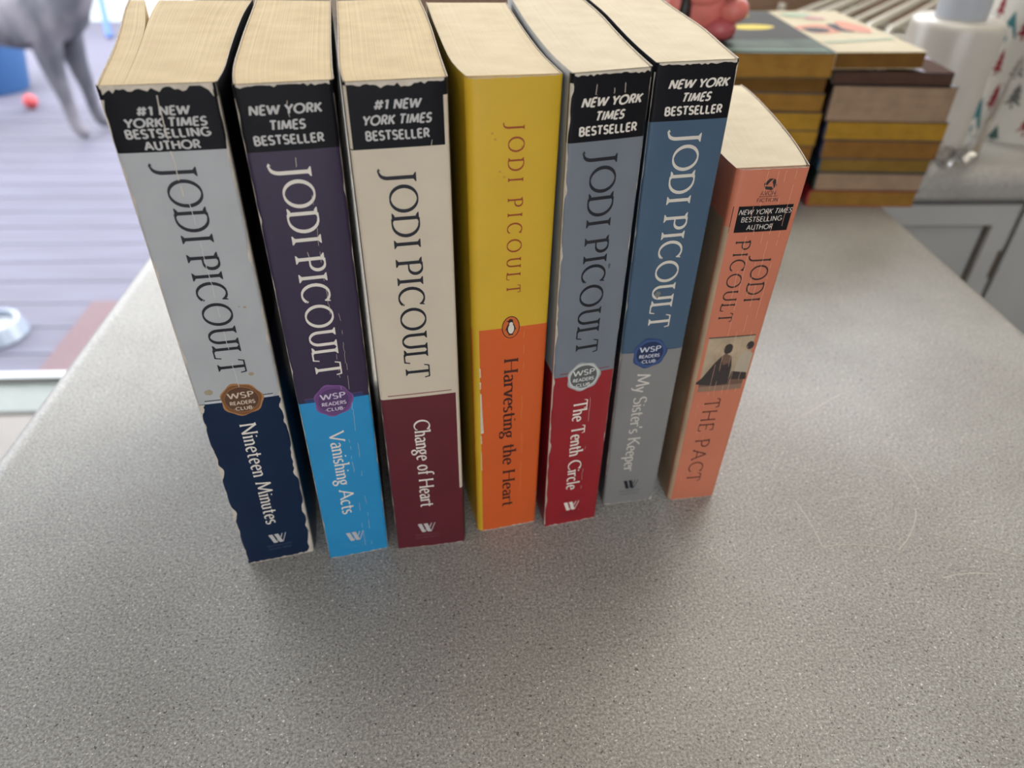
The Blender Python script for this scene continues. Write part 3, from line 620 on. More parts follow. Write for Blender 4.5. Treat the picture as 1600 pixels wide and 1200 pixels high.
for i, (lab, x0, x1, z0, z1, y0, pg, tp, sp_, tn) in enumerate((
 ('gold-edged paperback with a crimson spine at the bottom of the right stack', .268, .3675, .0002, .0148, .640, E_GOLD, CR, CR, .02),
 ('pinkish tan edged paperback second from the bottom of the right stack', .271, .369, .0150, .0312, .641, E_TAN, DG, DG, .015),
 ('olive gold edged paperback with a teal spine, third from the bottom of the right stack', .2715, .3715, .0314, .0436, .643, E_OLV, TL_, TL_, .02),
 ('brown edged paperback with a navy spine under the yellow one in the right stack', .2695, .374, .0438, .0602, .642, E_BRN, DB, DB, .01),
 ('bright yellow edged paperback just under the thick tan one in the right stack', .268, .3745, .0604, .0766, .642, E_YEL, DB, DB, .01))):
    flat_book('paperback', lab, x0, x1, z0, z1, y0, .172, pg, tp, sp_, RG, tn, seed=i)
flat_book('paperback', 'thickest paperback in the right stack with tan page edges and a dark cover', .2645, .371, .0768, .1062, .641, .172, E_TAN, BK, BK, RG, .012, seed=8)
# thin glossy dark booklet with a wavy cover
VI = mat('cover_lilac', (150, 138, 170), .3, coat=.4); WT = mat('cover_gloss_white', (214, 206, 196), .3, coat=.4)
flat_book('paperback', 'thin paperback with a buckled dark glossy cover under the cream-covered one', .2635, .366, .1064, .1172, .645, .165, edge('edge_dark_brown', (84, 62, 52)), BK, BK, RG, .012, wavy=.0022, seed=4,
          pict=lambda i, j: (VI if j > 9 else WT if (i in (0, 1) and j in (5, 8)) else BK))
root, P = flat_book('paperback', 'cream-covered paperback with a small picture on top of the right stack', .258, .337, .1196, .1326, .642, .172, E_DK, mat('cover_cream', (186, 174, 142), .6, spec=.2, var=.06, scale=25), WT, RG, .10, seed=6)
def on_cover(root, P, z, shapes, nm, h=.00015):
    mb = MB()
    for i, (pts, m) in enumerate(shapes): mb.face([P(u, v, z+h*(1+i*.5)) for u, v in pts], m)
    return mb.build(nm, root, root.location)
def ell(cx, cy, rx, ry, n=18, wav=.12, ph=0): return [(cx+rx*(1+wav*math.sin(3*a+ph))*math.cos(a), cy+ry*(1+wav*math.sin(2*a+ph))*math.sin(a)) for a in [2*math.pi*i/n for i in range(n)]]
PK = mat('picture_skin', (196, 132, 108), .6, spec=.15); PB = mat('picture_black', (40, 36, 40), .6, spec=.15); PGm = mat('picture_green', (150, 170, 146), .6, spec=.15)
on_cover(root, P, .1326, [(ell(-.014, .088, .022, .02), PK), (ell(-.02, .083, .012, .012, ph=1), PB), (ell(.008, .092, .011, .02, ph=2), PB), (ell(.02, .096, .012, .026, ph=3), PK), ([(-.034, .03), (.034, .044), (.034, .05), (-.034, .036)], PGm), (ell(-.012, .15, .016, .01), PGm), (ell(.0, .135, .01, .008, ph=2), mat('picture_red', (160, 70, 60), .4))], 'cover_picture')
for i, (lab, x0, x1, z0, z1, pg, tn) in enumerate((
 ('dark gold edged paperback at the bottom of the left stack', .150, .259, .0002, .0125, E_DK, 0),
 ('gold edged paperback second from the bottom of the left stack', .151, .2595, .0127, .0255, E_GOLD, .01),
 ('olive edged paperback third from the bottom of the left stack', .151, .261, .0257, .0402, E_OLV, -.01),
 ('brown edged paperback fourth from the bottom of the left stack', .152, .2622, .0404, .0548, E_BRN, .01),
 ('yellow edged paperback fifth from the bottom of the left stack', .153, .2625, .0550, .0682, E_YEL, 0),
 ('broad yellow edged paperback fourth from the top of the left stack', .150, .2618, .0684, .0838, E_YEL, .01),
 ('gold edged paperback third from the top of the left stack', .150, .2605, .0840, .0992, E_GOLD, -.01),
 ('dull gold edged paperback just under the green-covered one on the left stack', .148, .2585, .0994, .1138, E_DK, .01))):
    flat_book('paperback', lab, x0, x1, z0, z1, .641-.001*(i % 3), .172, pg, (DG, DB, BK, TL_)[i % 4], (DG, DB, BK, TL_)[i % 4], LG, tn, seed=20+i)
GC = mat('cover_grey_green', (66, 80, 68), .6, spec=.12, var=.3, scale=45)
root, P = flat_book('paperback', 'dark grey-green glossy paperback with yellow lettering on top of the left stack', .147, .2572, .1140, .1332, .628, .175, E_GOLD, GC, GC, LG, .055, seed=31)
YL = mat('cover_lemon', (206, 186, 60), .6, spec=.15); CG = mat('cover_charcoal', (44, 42, 36), .6, spec=.1)
on_cover(root, P, .1332, [([(-.054, .045), (.054, .052), (.054, .17), (-.054, .17)], CG), (ell(.014, .098, .022, .011), YL), (ell(-.012, .125, .02, .012, ph=2), YL), (ell(.0, .148, .026, .009, ph=1), YL), ([(-.05, .006), (.05, .006), (.05, .012), (-.05, .012)], mat('cover_sage', (112, 134, 114), .6, spec=.15))], 'cover_picture')

# pink toy on the left stack
def ellipsoid(mb, c, r, m, n=18, k=12, wob=None):
    rows = []
    for i in range(k+1):
        t = math.pi*i/k
        rows.append([(c[0]+r[0]*math.sin(t)*math.cos(2*math.pi*j/n)*(wob(t, j) if wob else 1), c[1]+r[1]*math.sin(t)*math.sin(2*math.pi*j/n), c[2]-r[2]*math.cos(t)) for j in range(n)])
    mb.grid(rows, m, close=True)
tb = S3(.152, .676, .1339); toy = thing('toy_figure', 'pink plastic toy with black markings sitting on the left paperback stack', 'toy', tb)
PINK = mat('toy_pink', (206, 112, 104), .45, coat=.2, var=.1, scale=60); TB = mat('toy_black', (26, 24, 26), .4)
def lump(nm, c, r, m):
    mb = MB(); ellipsoid(mb, tb+Vector(c), r, m); mb.build(nm, toy, tb, smooth=True)
lump('head', (0, 0, .0295), (.029, .024, .029), PINK); lump('snout', (.021, -.016, .0245), (.0135, .013, .0105), PINK); lump('chin', (.013, -.016, .010), (.014, .012, .0098), mat('toy_rose', (176, 84, 88), .45, coat=.2))
lump('ear', (-.020, -.014, .024), (.007, .012, .017), TB); lump('cheek', (-.026, -.013, .028), (.009, .010, .012), PINK); lump('eye_patch', (.011, -.021, .0385), (.013, .007, .0055), TB)
lump('brow', (-.004, -.017, .034), (.016, .010, .008), PINK); lump('crown', (.002, .002, .055), (.022, .02, .014), TB); lump('foot', (.012, -.012, .004), (.016, .013, .004), mat('toy_plum', (92, 44, 52), .5))

# ------------------------------------------------------------------ worktops and cabinets
LAM = laminate()
def rolled(y0, y1, x0, x1, r=.018, th=.036):          # cross-section across x with rolled long edges
    prof = []
    for i in range(9): a = math.radians(180-90*i/8); prof.append((x0+r+r*math.cos(a), -r+r*math.sin(a)))
    for i in range(9): a = math.radians(90-90*i/8); prof.append((x1-r+r*math.cos(a), -r+r*math.sin(a)))
    return [(x0+.004, -th), (x0, -th+.006)]+prof+[(x1, -th+.006), (x1-.004, -th)]
mb = MB(); pr = rolled(0, 0, -.262, .392)
rows = [[(x, y, T+z) for x, z in pr] for y in (-1.15, -.6, -.1, .2, .45, .7, .7045)]
mb.grid(rows, LAM); mb.face([(x, -1.15, T+z) for x, z in pr], LAM); mb.face([(x, .7045, T+z) for x, z in pr][::-1], LAM)
mb.grid([[r[-1], r[0]] for r in rows], LAM)
# scratches
SCR = mat('scratch', (206, 202, 190), .4)
def scratch(pts, wd=.00035):
    pts = [Vector((*S(*p), T+.00012)) for p in pts]
    for a, c in zip(pts, pts[1:]):
        n = Vector((-(c-a).y, (c-a).x, 0)).normalized()*wd/2; mb.face([a-n, c-n, c+n, a+n], SCR)
def bez(a, b_, c, n=8): return [((1-t)**2*a[0]+2*t*(1-t)*b_[0]+t*t*c[0], (1-t)**2*a[1]+2*t*(1-t)*b_[1]+t*t*c[1]) for t in [i/n for i in range(n+1)]]
for a, b_, c in (((.150,.232),(.168,.236),(.186,.231)), ((.163,.262),(.178,.270),(.190,.262)), ((.186,.231),(.2,.243),(.206,.258)), ((.204,.242),(.222,.238),(.244,.228)), ((.150,.232),(.150,.246),(.146,.262)), ((.17,.33),(.19,.345),(.2,.352)), ((.196,.29),(.212,.285),(.226,.272)), ((.21,.30),(.216,.285),(.212,.268)), ((.2,.215),(.21,.219),(.224,.218))): scratch(bez(a, b_, c), .0003)
peninsula = tag(mb.build('worktop', None, (0, 0, T), smooth=True), 'grey speckled laminate bench top with rolled edges under the row of novels', 'worktop')
mb = MB(); r = .02; prof = [(.712, -.036), (.7055, -.030)]
for i in range(9): a = math.radians(180-90*i/8); prof.append((.7055+r+r*math.cos(a), -r+r*math.sin(a)))
prof += [(1.4655, 0), (1.4655, -.036)]
rows = [[(x, y, T+z) for y, z in prof] for x in (-.30, 0, .4, .8, 1.2, 1.68)]
mb.grid([q[::-1] for q in rows], LAM); mb.grid([[q[0], q[-1]] for q in rows], LAM)
mb.face([(-.30, y, T+z) for y, z in prof], LAM); mb.face([(1.68, y, T+z) for y, z in prof][::-1], LAM)
tag(mb.build('worktop', None, (.6, 1.0, T), smooth=True), 'grey speckled counter top along the back wall behind the stacks of paperbacks', 'worktop')

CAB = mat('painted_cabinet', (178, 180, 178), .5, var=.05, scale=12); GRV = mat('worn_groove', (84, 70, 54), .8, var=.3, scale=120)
def cabinet(x0, x1, label, doors):
    base = Vector(((x0+x1)/2, 1.1, 0)); root = thing('base_cabinet', label, 'cabinet', base, 'white base cabinets')
    mb = MB(); mb.box((x0, .75, .1), (x1, 1.465, T-.038), CAB); mb.build('carcass', root, base)
    mb = MB(); mb.box((x0, .80, 0), (x1, 1.40, .1), mat('kick_dark', (70, 66, 62), .6)); mb.build('kickboard', root, base)
    mb = MB(); mb.box((x0, .732, T-.075), (x1, .75, T-.038), CAB); mb.build('top_rail', root, base)
    n = doors; w_ = (x1-x0)/n
    for i in range(n):
        a, c = x0+w_*i+.002, x0+w_*(i+1)-.002; zt, zb = T-.042, .12; fr = .024
        mb = MB(); mb.box((a, .726, zb), (c, .7315, zt), CAB)
        d = mb.build('door', root, base, bevel=.002)
        # frame proud of the sunk panel, worn paint in the groove
        mb = MB()
        for lo, hi in (((a, .716, zb), (a+fr, .726, zt)), ((c-fr, .716, zb), (c, .726, zt)), ((a+fr, .716, zt-fr), (c-fr, .726, zt)), ((a+fr, .716, zb), (c-fr, .726, zb+fr))): mb.box(lo, hi, CAB)
        mb.build('door_frame', d, base)
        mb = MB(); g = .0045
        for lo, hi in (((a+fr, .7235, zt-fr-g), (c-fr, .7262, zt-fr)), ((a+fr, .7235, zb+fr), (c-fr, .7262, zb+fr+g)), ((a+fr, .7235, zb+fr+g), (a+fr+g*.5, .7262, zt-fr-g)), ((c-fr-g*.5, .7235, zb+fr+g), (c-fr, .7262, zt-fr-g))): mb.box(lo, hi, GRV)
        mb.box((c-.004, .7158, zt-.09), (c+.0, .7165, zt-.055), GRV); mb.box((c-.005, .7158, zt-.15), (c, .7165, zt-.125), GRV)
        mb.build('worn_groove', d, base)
cabinet(.40, .602, 'white painted cabinet with a worn panel groove beside the end of the bench', 1)
cabinet(.604, 1.16, 'white painted cabinet right of the one beside the bench', 2)
pb = Vector((.065, -.2, 0)); root = thing('bench_cabinet', 'reddish brown cabinet base carrying the grey bench top', 'cabinet', pb)
BW = mat('cabinet_brown', (120, 84, 70), .55, var=.15, scale=8)
mb = MB(); mb.box((-.235, -1.1, .1), (.365, .70, T-.0365), BW); mb.build('carcass', root, pb)
mb = MB(); mb.box((-.2, -1.06, 0), (.33, .70, .1), mat('kick_dark', (70, 66, 62), .6)); mb.build('kickboard', root, pb)
for i in range(3):
    y0 = -1.09+.595*i; mb = MB(); mb.box((-.254, y0, .13), (-.2355, y0+.585, T-.05), BW); d = mb.build('door', root, pb, bevel=.003)
    mb = MB(); mb.tube([(-.256, y0+.54, .55), (-.28, y0+.54, .56), (-.28, y0+.54, .68), (-.256, y0+.54, .69)], .005, mat('steel', (170, 170, 170), .3, metal=1)); mb.build('handle', d, pb, smooth=True)

# ------------------------------------------------------------------ things on the back counter
# white bottle
bb = S3(.455, .832, 0); root = thing('bottle', 'plain white plastic bottle with a narrower neck behind the right stack', 'bottle', bb)
WP = mat('white_plastic', (196, 192, 184), .32, coat=.3, var=.03)
WP.node_tree.nodes['Principled BSDF'].inputs['Subsurface Weight'].default_value = .25; WP.node_tree.nodes['Principled BSDF'].inputs['Subsurface Radius'].default_value = (.02, .02, .02)
mb = MB(); mb.lathe([(0, .0003), (.043, .0003), (.0455, .003), (.046, .119), (.045, .1235), (.042, .126), (.030, .1275), (.0, .1275)], bb, WP, 40); mb.build('body', root, bb, smooth=True)
mb = MB(); mb.lathe([(0, .1276), (.0245, .1276), (.025, .130), (.0245, .19), (.022, .193), (0, .193)], bb, mat('white_cool', (176, 182, 190), .4, coat=.2), 32); mb.build('neck', root, bb, smooth=True)
# roll printed with little trees
rb = S3(.579, .880, 0); RR = .060; root = thing('paper_roll', 'white roll printed with small teal, red and grey fir trees at the right edge', 'paper roll', rb)
RW = mat('roll_white', (198, 195, 186), .75, var=.03, scale=80)
mb = MB(); mb.lathe([(.02, .0003), (RR, .0003), (RR, .08), (RR, .16), (RR, .25), (.02, .25)], rb, RW, 48)
mb.lathe([(.02, .25), (.02, .0003)], rb, mat('roll_core', (150, 120, 90), .8), 24)
rnd = random.Random(5); TC = [mat('tree_teal', (44, 106, 112), .7), mat('tree_red', (132, 36, 46), .7), mat('tree_grey', (98, 98, 94), .7), mat('tree_dark_teal', (56, 84, 80), .7)]
def cyl(a, z, o=.0003): return (rb.x+(RR+o)*math.cos(a), rb.y+(RR+o)*math.sin(a), rb.z+z)
def tree(a, z, h, wd, m, kind):
    tiers = 3 if kind else 1
    for q in range(tiers):
        zb = z+h*.15+q*h*.85/tiers*.8; zt = min(z+h, zb+h*.85/tiers*1.25) if kind else z+h; ww = wd*(1-.22*q)
        for i in range(4):
            f0, f1 = i/4, (i+1)/4; hw0, hw1 = ww/2*(1-f0)/RR, ww/2*(1-f1)/RR
            mb.face([cyl(a-hw0, zb+(zt-zb)*f0, .0003+q*.00005), cyl(a+hw0, zb+(zt-zb)*f0, .0003+q*.00005), cyl(a+hw1, zb+(zt-zb)*f1, .0003+q*.00005), cyl(a-hw1, zb+(zt-zb)*f1, .0003+q*.00005)], m)
    mb.face([cyl(a-.0012/RR, z), cyl(a+.0012/RR, z), cyl(a+.0012/RR, z+h*.17), cyl(a-.0012/RR, z+h*.17)], m)
A0 = math.radians(-90)-TH
for a, z, h, wd, c_, k_ in ((-66, .100, .030, .022, 0, 0), (-62, .067, .028, .011, 1, 1), (-53.5, .031, .031, .012, 1, 1), (-65, .003, .040, .019, 0, 0), (-42, .066, .026, .015, 2, 1), (-35, .037, .028, .017, 2, 1), (-40, .0006, .018, .012, 3, 0), (-50, .104, .03, .014, 1, 1), (-20, .07, .03, .02, 0, 0), (-14, .01, .03, .018, 1, 1), (-24, .11, .034, .02, 3, 1), (0, .04, .035, .02, 0, 0), (6, .095, .03, .014, 1, 1), (-60, .145, .035, .02, 2, 1), (-30, .16, .03, .016, 1, 1), (-5, .15, .04, .02, 0, 0), (24, .02, .035, .02, 2, 1), (28, .08, .04, .02, 0, 0), (30, .15, .03, .015, 1, 1), (-82, .05, .035, .018, 2, 1), (-85, .12, .03, .014, 1, 1), (52, .05, .045, .02, 3, 0), (52, .13, .05, .02, 1, 1)):
    tree(A0+math.radians(a), z, h, wd, TC[c_], k_)
for i in range(26):
    a, z = A0+math.radians(rnd.uniform(-85, 85)), rnd.uniform(.01, .24); d = .0011
    mb.face([cyl(a-d/RR, z), cyl(a, z-d), cyl(a+d/RR, z), cyl(a, z+d)], TC[rnd.randrange(4)])
mb.build('printed_paper', root, rb, smooth=True)
# crinkled clear film
film = glass_mat('clear_film', (.95, .95, .95), .28, .12); rnd = random.Random(2); mb = MB(); rows = []
path = [(.412, .728, .004), (.425, .735, .014), (.438, .742, .005), (.452, .75, .013), (.466, .758, .003), (.483, .768, .012), (.492, .778, .04), (.502, .784, .075), (.512, .79, .105), (.52, .795, .135)]
for i, (x, y, z) in enumerate(path):
    wdt = .016 if i < 6 else .006
    rows.append([S3(x+rnd.uniform(-.003, .003), y+wdt*(j-2.5)/2.5+rnd.uniform(-.002, .002), max(.0006, z+rnd.uniform(-.006, .006) if i < 6 else z+.002*math.sin(j*2))) for j in range(6)])
mb.grid(rows, film); o = mb.build('plastic_film', None, S3(.45, .75, 0)); tag(o, 'crinkled clear plastic film lying in front of the white bottle', 'plastic wrap')
sd = o.modifiers.new('thickness', 'SOLIDIFY'); sd.thickness = .0002
# white wire dish rack
db = S3(.60, 1.22, 0); root = thing('dish_rack', 'white wire dish rack on the back counter behind the cream-covered paperback', 'dish rack', db)
WW = mat('white_wire', (184, 180, 166), .45)
def rk(t, q, z): return S3(.532+.6*t-.8*q, 1.03+.8*t+.6*q, z)      # t along the rods, q across them
mb = MB()
for z in (.012, .062): mb.tube([rk(0, -.02, z), rk(.36, -.02, z), rk(.36, .2, z), rk(0, .2, z), rk(0, -.02, z)], .0045, WW)
mb.build('frame', root, db, smooth=True)
for i in range(8):
    q = .0+.027*i; mb = MB(); mb.tube([rk(.0, q, .062), rk(.02, q, .068), rk(.34, q, .068), rk(.36, q, .062)], .0042 if i % 3 else .006, WW, 6); mb.build('wire', root, db, smooth=True)
for t, q in ((0, -.02), (.36, -.02), (0, .2), (.36, .2), (.17, -.02)):
    mb = MB(); mb.tube([rk(t, q, .0005), rk(t, q, .085)], .0055, WW); mb.build('leg', root, db, smooth=True)
# ------------------------------------------------------------------ the room
WALL = mat('wall_paint', (196, 184, 170), .8, var=.03, scale=6); TILE = mat('splashback_brown', (150, 122, 102), .45, var=.12, scale=5)
def panel(name, lo, hi, m): mb = MB(); mb.box(lo, hi, m); return struct(mb.build(name, None, ((lo[0]+hi[0])/2, (lo[1]+hi[1])/2, lo[2])))
XL, XR, YF, YB, ZC = -3.2, 1.7, -2.6, 1.466, 2.4
FL = mat('floor_vinyl', (112, 106, 100), .45, var=.08, scale=5)
panel('floor', (XL, YF, -.1), (XR, 1.466, 0), FL); panel('ceiling', (XL-.1, YF-.1, ZC), (XR+.1, 1.62, ZC+.1), mat('ceiling_white', (232, 230, 224), .9))
panel('wall_left', (XL-.1, YF, 0), (XL, 1.466, ZC), WALL); panel('wall_right', (XR, YF, 0), (XR+.1, 1.466, ZC), WALL)
mb = MB()
for x0, x1, z0, z1 in ((XL, -.85, 0, ZC), (1.05, XR, 0, ZC), (-.85, 1.05, 0, 1.05), (-.85, 1.05, 2.1, ZC)): mb.box((x0, YF-.1, z0), (x1, YF, z1), WALL)
struct(mb.build('wall_front', None, (0, YF, 0)))
# back wall with the openings for the sliding door and the kitchen window, one mesh
DX0, DX1, DZ = -2.85, -.45, 2.1; WX0, WX1, WZ0, WZ1 = -.12, 1.36, 1.22, 2.1
mb = MB()
for x0, x1, z0, z1, m in ((XL-.1, DX0, 0, ZC, WALL), (DX0, DX1, DZ, ZC, WALL), (DX1, WX0, 0, ZC, WALL), (WX0, WX1, 0, WZ0, TILE), (WX0, WX1, WZ1, ZC, WALL), (WX1, XR+.1, 0, ZC, WALL)): mb.box((x0, YB, z0), (x1, 1.62, z1), m)
struct(mb.build('wall_back', None, (0, YB, 0)))
ALU = mat('painted_aluminium', (182, 186, 188), .4, var=.02); PANE = glass_mat('window_glass', (.97, .985, 1.0), .03)
def frame(mb, x0, x1, z0, z1, y0, y1, t, m):
    for lo, hi in (((x0, y0, z0), (x1, y1, z0+t)), ((x0, y0, z1-t), (x1, y1, z1)), ((x0, y0, z0+t), (x0+t, y1, z1-t)), ((x1-t, y0, z0+t), (x1, y1, z1-t))): mb.box(lo, hi, m)
root = struct(bpy.data.objects.new('door_1', None)); C.objects.link(root); root.location = (-1.65, 1.54, 0); dbase = Vector(root.location)
SILL = mat('sill_greenish_grey', (112, 120, 116), .5, var=.04)
mb = MB(); mb.box((DX0, 1.466, -.02), (DX1, 1.586, .004), SILL); mb.build('sill', root, dbase)
mb = MB(); mb.box((DX0, 1.586, -.02), (DX1, 1.614, .012), ALU); mb.build('track', root, dbase)
mb = MB(); mb.box((DX0, 1.458, .0005), (DX1, 1.4655, .003), mat('kick_dark', (70, 66, 62), .6)); mb.build('threshold_seal', root, dbase)
mb = MB(); mb.box((DX0, 1.50, 2.06), (DX1, 1.60, DZ), ALU); mb.box((DX0, 1.5, .012), (DX0+.04, 1.6, 2.06), ALU); mb.box((DX1-.04, 1.5, .012), (DX1, 1.6, 2.06), ALU); mb.build('frame', root, dbase)
for i, (x0, x1, y) in enumerate(((DX0+.04, -1.72, 1.575), (-1.78, DX1-.04, 1.60))):
    mb = MB(); mb.box((x0, y-.012, .0125), (x1, y+.012, .02), ALU); mb.box((x0, y-.012, 2.03), (x1, y+.012, 2.06), ALU); mb.box((x0, y-.012, .02), (x0+.03, y+.012, 2.03), ALU); mb.box((x1-.03, y-.012, .02), (x1, y+.012, 2.03), ALU); f_ = mb.build('door_panel', root, dbase)
    mb = MB(); mb.face([(x0+.02, y, .018), (x1-.02, y, .018), (x1-.02, y, 2.04), (x0+.02, y, 2.04)], PANE); mb.build('pane', f_, dbase)
root = struct(bpy.data.objects.new('window_1', None)); C.objects.link(root); root.location = ((WX0+WX1)/2, 1.54, WZ0); wb = Vector(root.location)
mb = MB(); frame(mb, WX0, WX1, WZ0, WZ1, 1.53, 1.58, .04, ALU); mb.box(((WX0+WX1)/2-.02, 1.53, WZ0+.04), ((WX0+WX1)/2+.02, 1.58, WZ1-.04), ALU); mb.build('frame', root, wb)
mb = MB(); mb.face([(WX0+.03, 1.555, WZ0+.03), (WX1-.03, 1.555, WZ0+.03), (WX1-.03, 1.555, WZ1-.03), (WX0+.03, 1.555, WZ1-.03)], PANE); mb.build('pane', root, wb)
root = struct(bpy.data.objects.new('fill_window', None)); C.objects.link(root); root.location = (.1, -2.65, 1.0); wb = Vector(root.location)  # unseen window, added in the front wall to light the spines
mb = MB(); frame(mb, -.85, 1.05, 1.05, 2.1, -2.68, -2.62, .04, ALU); mb.box((.08, -2.68, 1.09), (.12, -2.62, 2.06), ALU); mb.build('frame', root, wb)
mb = MB(); mb.face([(-.82, -2.65, 1.08), (1.02, -2.65, 1.08), (1.02, -2.65, 2.07), (-.82, -2.65, 2.07)], PANE); mb.build('pane', root, wb)
# housings of the two added fill lamps, both out of view
for x, y, lab in ((.15, -.55, 'added unseen square fill lamp above the near end of the bench'), (.62, .92, 'added unseen square fill lamp above the back counter')):
    lb = Vector((x, y, ZC)); root = thing('added_fill_lamp', lab, 'lamp', lb, 'added square fill lamps')
    mb = MB(); mb.box((x-.28, y-.28, ZC-.02), (x+.28, y+.28, ZC-.0005), mat('lamp_white', (235, 235, 230), .5)); mb.build('housing', root, lb)

# ------------------------------------------------------------------ outdoors
DZK = -.03
def deck_mat():
    m = bpy.data.materials.new('weathered_deck'); m.use_nodes = True; nt = m.node_tree; L = nt.links; b = nt.nodes['Principled BSDF']
    tc = nt.nodes.new('ShaderNodeTexCoord'); mp = nt.nodes.new('ShaderNodeMapping'); mp.inputs['Scale'].default_value = (1.2, 18, 1)
    n = nt.nodes.new('ShaderNodeTexNoise'); n.inputs['Scale'].default_value = 2; n.inputs['Detail'].default_value = 6
    L.new(tc.outputs['Object'], mp.inputs[0]); L.new(mp.outputs[0], n.inputs['Vector'])
    r = nt.nodes.new('ShaderNodeValToRGB'); r.color_ramp.elements[0].position = .3; r.color_ramp.elements[1].position = .7
    r.color_ramp.elements[0].color = (*s2l((76, 74, 88)), 1); r.color_ramp.elements[1].color = (*s2l((90, 89, 105)), 1)
    L.new(n.outputs['Fac'], r.inputs[0]); L.new(r.outputs[0], b.inputs['Base Color']); b.inputs['Roughness'].default_value = .75
    return m
DK = deck_mat(); mb = MB(); y = 1.632; pitch = .1405
while y < 6.3:
    mb.box((-7.5, y, DZK-.03), (1.5, y+pitch-.0055, DZK), DK); y += pitch
mb.box((-7.5, 1.632, DZK-.06), (1.5, 6.3, DZK-.031), mat('deck_gap', (60, 58, 64), .9))
struct(mb.build('floor_deck', None, (-3, 4, DZK), weld=False))
panel('ground', (-30, 6.6, -.2), (20, 40, -.1), mat('lawn_pale', (120, 132, 104), .9, var=.2, scale=2))
panel('wall_garden', (-9, 6.34, -.2), (2, 6.5, .9), mat('garden_wall_white', (170, 176, 176), .8, var=.05, scale=3))
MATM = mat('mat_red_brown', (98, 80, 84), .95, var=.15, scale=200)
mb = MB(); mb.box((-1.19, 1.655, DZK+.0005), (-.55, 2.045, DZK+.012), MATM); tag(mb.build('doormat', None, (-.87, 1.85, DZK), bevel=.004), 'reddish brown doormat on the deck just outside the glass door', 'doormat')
# water bowl
wb_ = Vector((-1.40, 1.868, DZK)); root = thing('pet_bowl', 'round shiny white pet bowl on the deck by the doormat, cut by the left edge', 'bowl', wb_)
BWL = mat('bowl_white', (128, 138, 152), .12, coat=.6)
mb = MB(); mb.lathe([(0, .001), (.085, .001), (.09, .006), (.076, .05), (.07, .052), (.064, .048), (.055, .014), (0, .012)], wb_, BWL, 40); mb.build('bowl', root, wb_, smooth=True)
mb = MB(); mb.lathe([(.0601, .036), (0, .036)], wb_, glass_mat('water', (.9, .95, 1), .12), 40); mb.build('water', root, wb_, smooth=True)
# garden: blue tub with leaves, red ball, blue pole
tbp = Vector((-2.68, 4.45, DZK)); root = thing('plant_tub', 'blue plastic tub with green leaves on the deck behind the dog', 'plant tub', tbp)
mb = MB(); mb.lathe([(0, .001), (.17, .001), (.18, .02), (.24, .34), (.25, .345), (.25, .36), (.225, .36), (.22, .31), (0, .31)], tbp, mat('tub_blue', (44, 84, 132), .5), 32); mb.build('tub', root, tbp, smooth=True)
rnd = random.Random(3); mb = MB(); LF = mat('leaf_green', (92, 130, 60), .6)
for i in range(60):
    a = rnd.uniform(0, 6.28); r0 = rnd.uniform(0, .16); e = rnd.uniform(.1, .3); h = rnd.uniform(.12, .4); p = tbp+Vector((r0*math.cos(a), r0*math.sin(a), .30)); q = p+Vector((e*math.cos(a), e*math.sin(a), h)); n = Vector((-math.sin(a), math.cos(a), 0))*.035; m_ = (p+q)/2+Vector((0, 0, .05))
    mb.face([p, m_-n, q, m_+n], LF)
mb.build('leaves', root, tbp)['kind'] = 'stuff'
mb = MB(); ellipsoid(mb, Vector((-2.31, 4.09, DZK+.0365)), (.036, .036, .036), mat('ball_red', (170, 60, 66), .5)); tag(mb.build('ball', None, (-2.31, 4.09, DZK), smooth=True), 'small red ball on the deck below the dog', 'ball')
mb = MB(); BP = mat('pole_blue', (52, 92, 160), .45); p0 = S3(-2.905, 5.56, 0); mb.tube([(p0.x, p0.y, DZK+.012), (p0.x-.20, 6.32, DZK+.9)], .021, BP, 12); tag(mb.build('pole', None, (p0.x, p0.y, DZK), smooth=True), 'blue pole leaning on the white garden wall right of the dog', 'pole')

# the dog: one continuous skinned body, facing right
def fur():
    m = bpy.data.materials.new('dog_fur'); m.use_nodes = True; nt = m.node_tree; L = nt.links; b = nt.nodes['Principled BSDF']
    tc = nt.nodes.new('ShaderNodeTexCoord'); mp = nt.nodes.new('ShaderNodeMapping'); mp.inputs['Scale'].default_value = (1, .6, .45); mp.inputs['Rotation'].default_value = (0, .45, 0)
    n = nt.nodes.new('ShaderNodeTexNoise'); n.inputs['Scale'].default_value = 11; n.inputs['Detail'].default_value = 4
    L.new(tc.outputs['Object'], mp.inputs[0]); L.new(mp.outputs[0], n.inputs['Vector'])
    r = nt.nodes.new('ShaderNodeValToRGB'); e = r.color_ramp.elements; e[0].position = .38; e[0].color = (*s2l((58, 60, 70)), 1); e[1].position = .62; e[1].color = (*s2l((100, 97, 106)), 1)
    L.new(n.outputs['Fac'], r.inputs[0]); L.new(r.outputs[0], b.inputs['Base Color']); b.inputs['Roughness'].default_value = .8
    return m
FUR = fur(); dgx, dgy = S(-2.09, 3.53); dg = Vector((dgx, dgy, DZK)); root = thing('dog', 'grey-brown brindle dog standing on the deck outside the glass door', 'dog', dg)
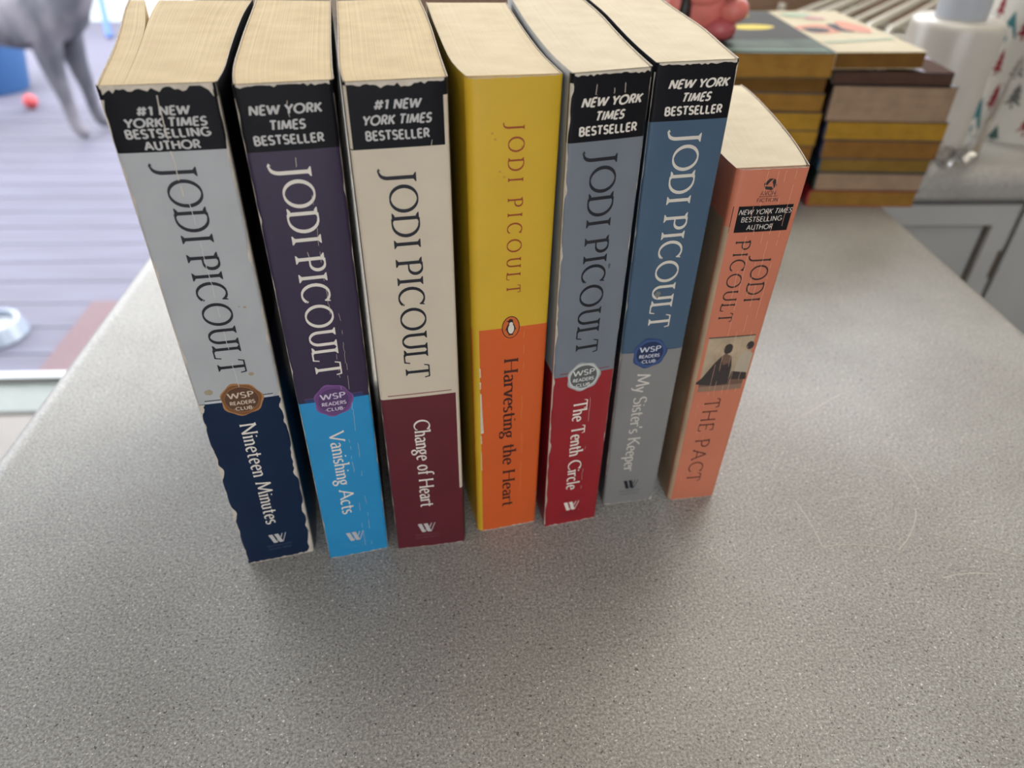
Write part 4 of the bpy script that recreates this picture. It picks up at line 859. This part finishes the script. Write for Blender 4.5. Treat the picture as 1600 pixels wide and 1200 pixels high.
def skin(name, verts, edges, rad, parent, m, rootv=0, sub=2):
    me = bpy.data.meshes.new(name); me.from_pydata([Vector(v) for v in verts], edges, []); o = bpy.data.objects.new(name, me); C.objects.link(o); o.parent = parent
    o.modifiers.new('skin', 'SKIN'); sv = me.skin_vertices[0].data if me.skin_vertices else None
    if sv is None:
        bm = bmesh.new(); bm.from_mesh(me); bm.verts.layers.skin.verify(); bm.to_mesh(me); bm.free(); sv = me.skin_vertices[0].data
    for i, r in enumerate(rad): sv[i].radius = r if isinstance(r, tuple) else (r, r); sv[i].use_root = (i == rootv)
    o.modifiers['skin'].use_smooth_shade = True; s_ = o.modifiers.new('sub', 'SUBSURF'); s_.levels = sub; s_.render_levels = sub; me.materials.append(m)
    return o
yn, yf = -.085, .085
V = [(-.72, 0, .56), (-.55, 0, .57), (-.35, 0, .55), (-.15, 0, .53), (0, 0, .53), (.10, 0, .60), (.20, 0, .74), (.27, 0, .84), (.36, 0, .83), (.44, 0, .80), (.49, 0, .79)]
R_ = [.10, .125, .13, .15, .155, .12, .085, .085, .07, .05, .035]
E_ = [(i, i+1) for i in range(10)]
def leg(pts, rr, at):
    n = len(V)
    for p in pts: V.append(p)
    R_.extend(rr); E_.append((at, n)); E_.extend((n+i, n+i+1) for i in range(len(pts)-1))
for y in (yn, yf):
    dx = 0 if y < 0 else .03
    leg([(-.01+dx, y, .44), (-.015+dx, y, .33), (.0+dx, y, .20), (.0+dx, y, .10), (.012+dx, y, .045), (.055+dx, y, .024)], [.075, .05, .034, .029, .034, .024], 4)
    leg([(-.66, y, .46), (-.58, y, .32), (-.70, y, .20), (-.69, y, .09), (-.67, y, .035), (-.62, y, .022)], [.085, .06, .036, .028, .032, .024], 1)
leg([(-.84, 0, .50), (-.92, 0, .36), (-.95, 0, .25)], [.03, .022, .014], 0)
skin('body', V, E_, R_, root, FUR, 4)
for y in (-1, 1):
    skin('ear', [(.25, y*.05, .90), (.235, y*.085, .88), (.235, y*.10, .81)], [(0, 1), (1, 2)], [(.02, .012), (.03, .012), (.012, .008)], root, FUR, 0, 2)
    mb = MB(); ellipsoid(mb, dg+Vector((.335, y*.052, .865)), (.011, .011, .011), TB); mb.build('eye', root, dg, smooth=True)
mb = MB(); ellipsoid(mb, dg+Vector((.525, 0, .80)), (.016, .018, .014), TB); mb.build('nose', root, dg, smooth=True)
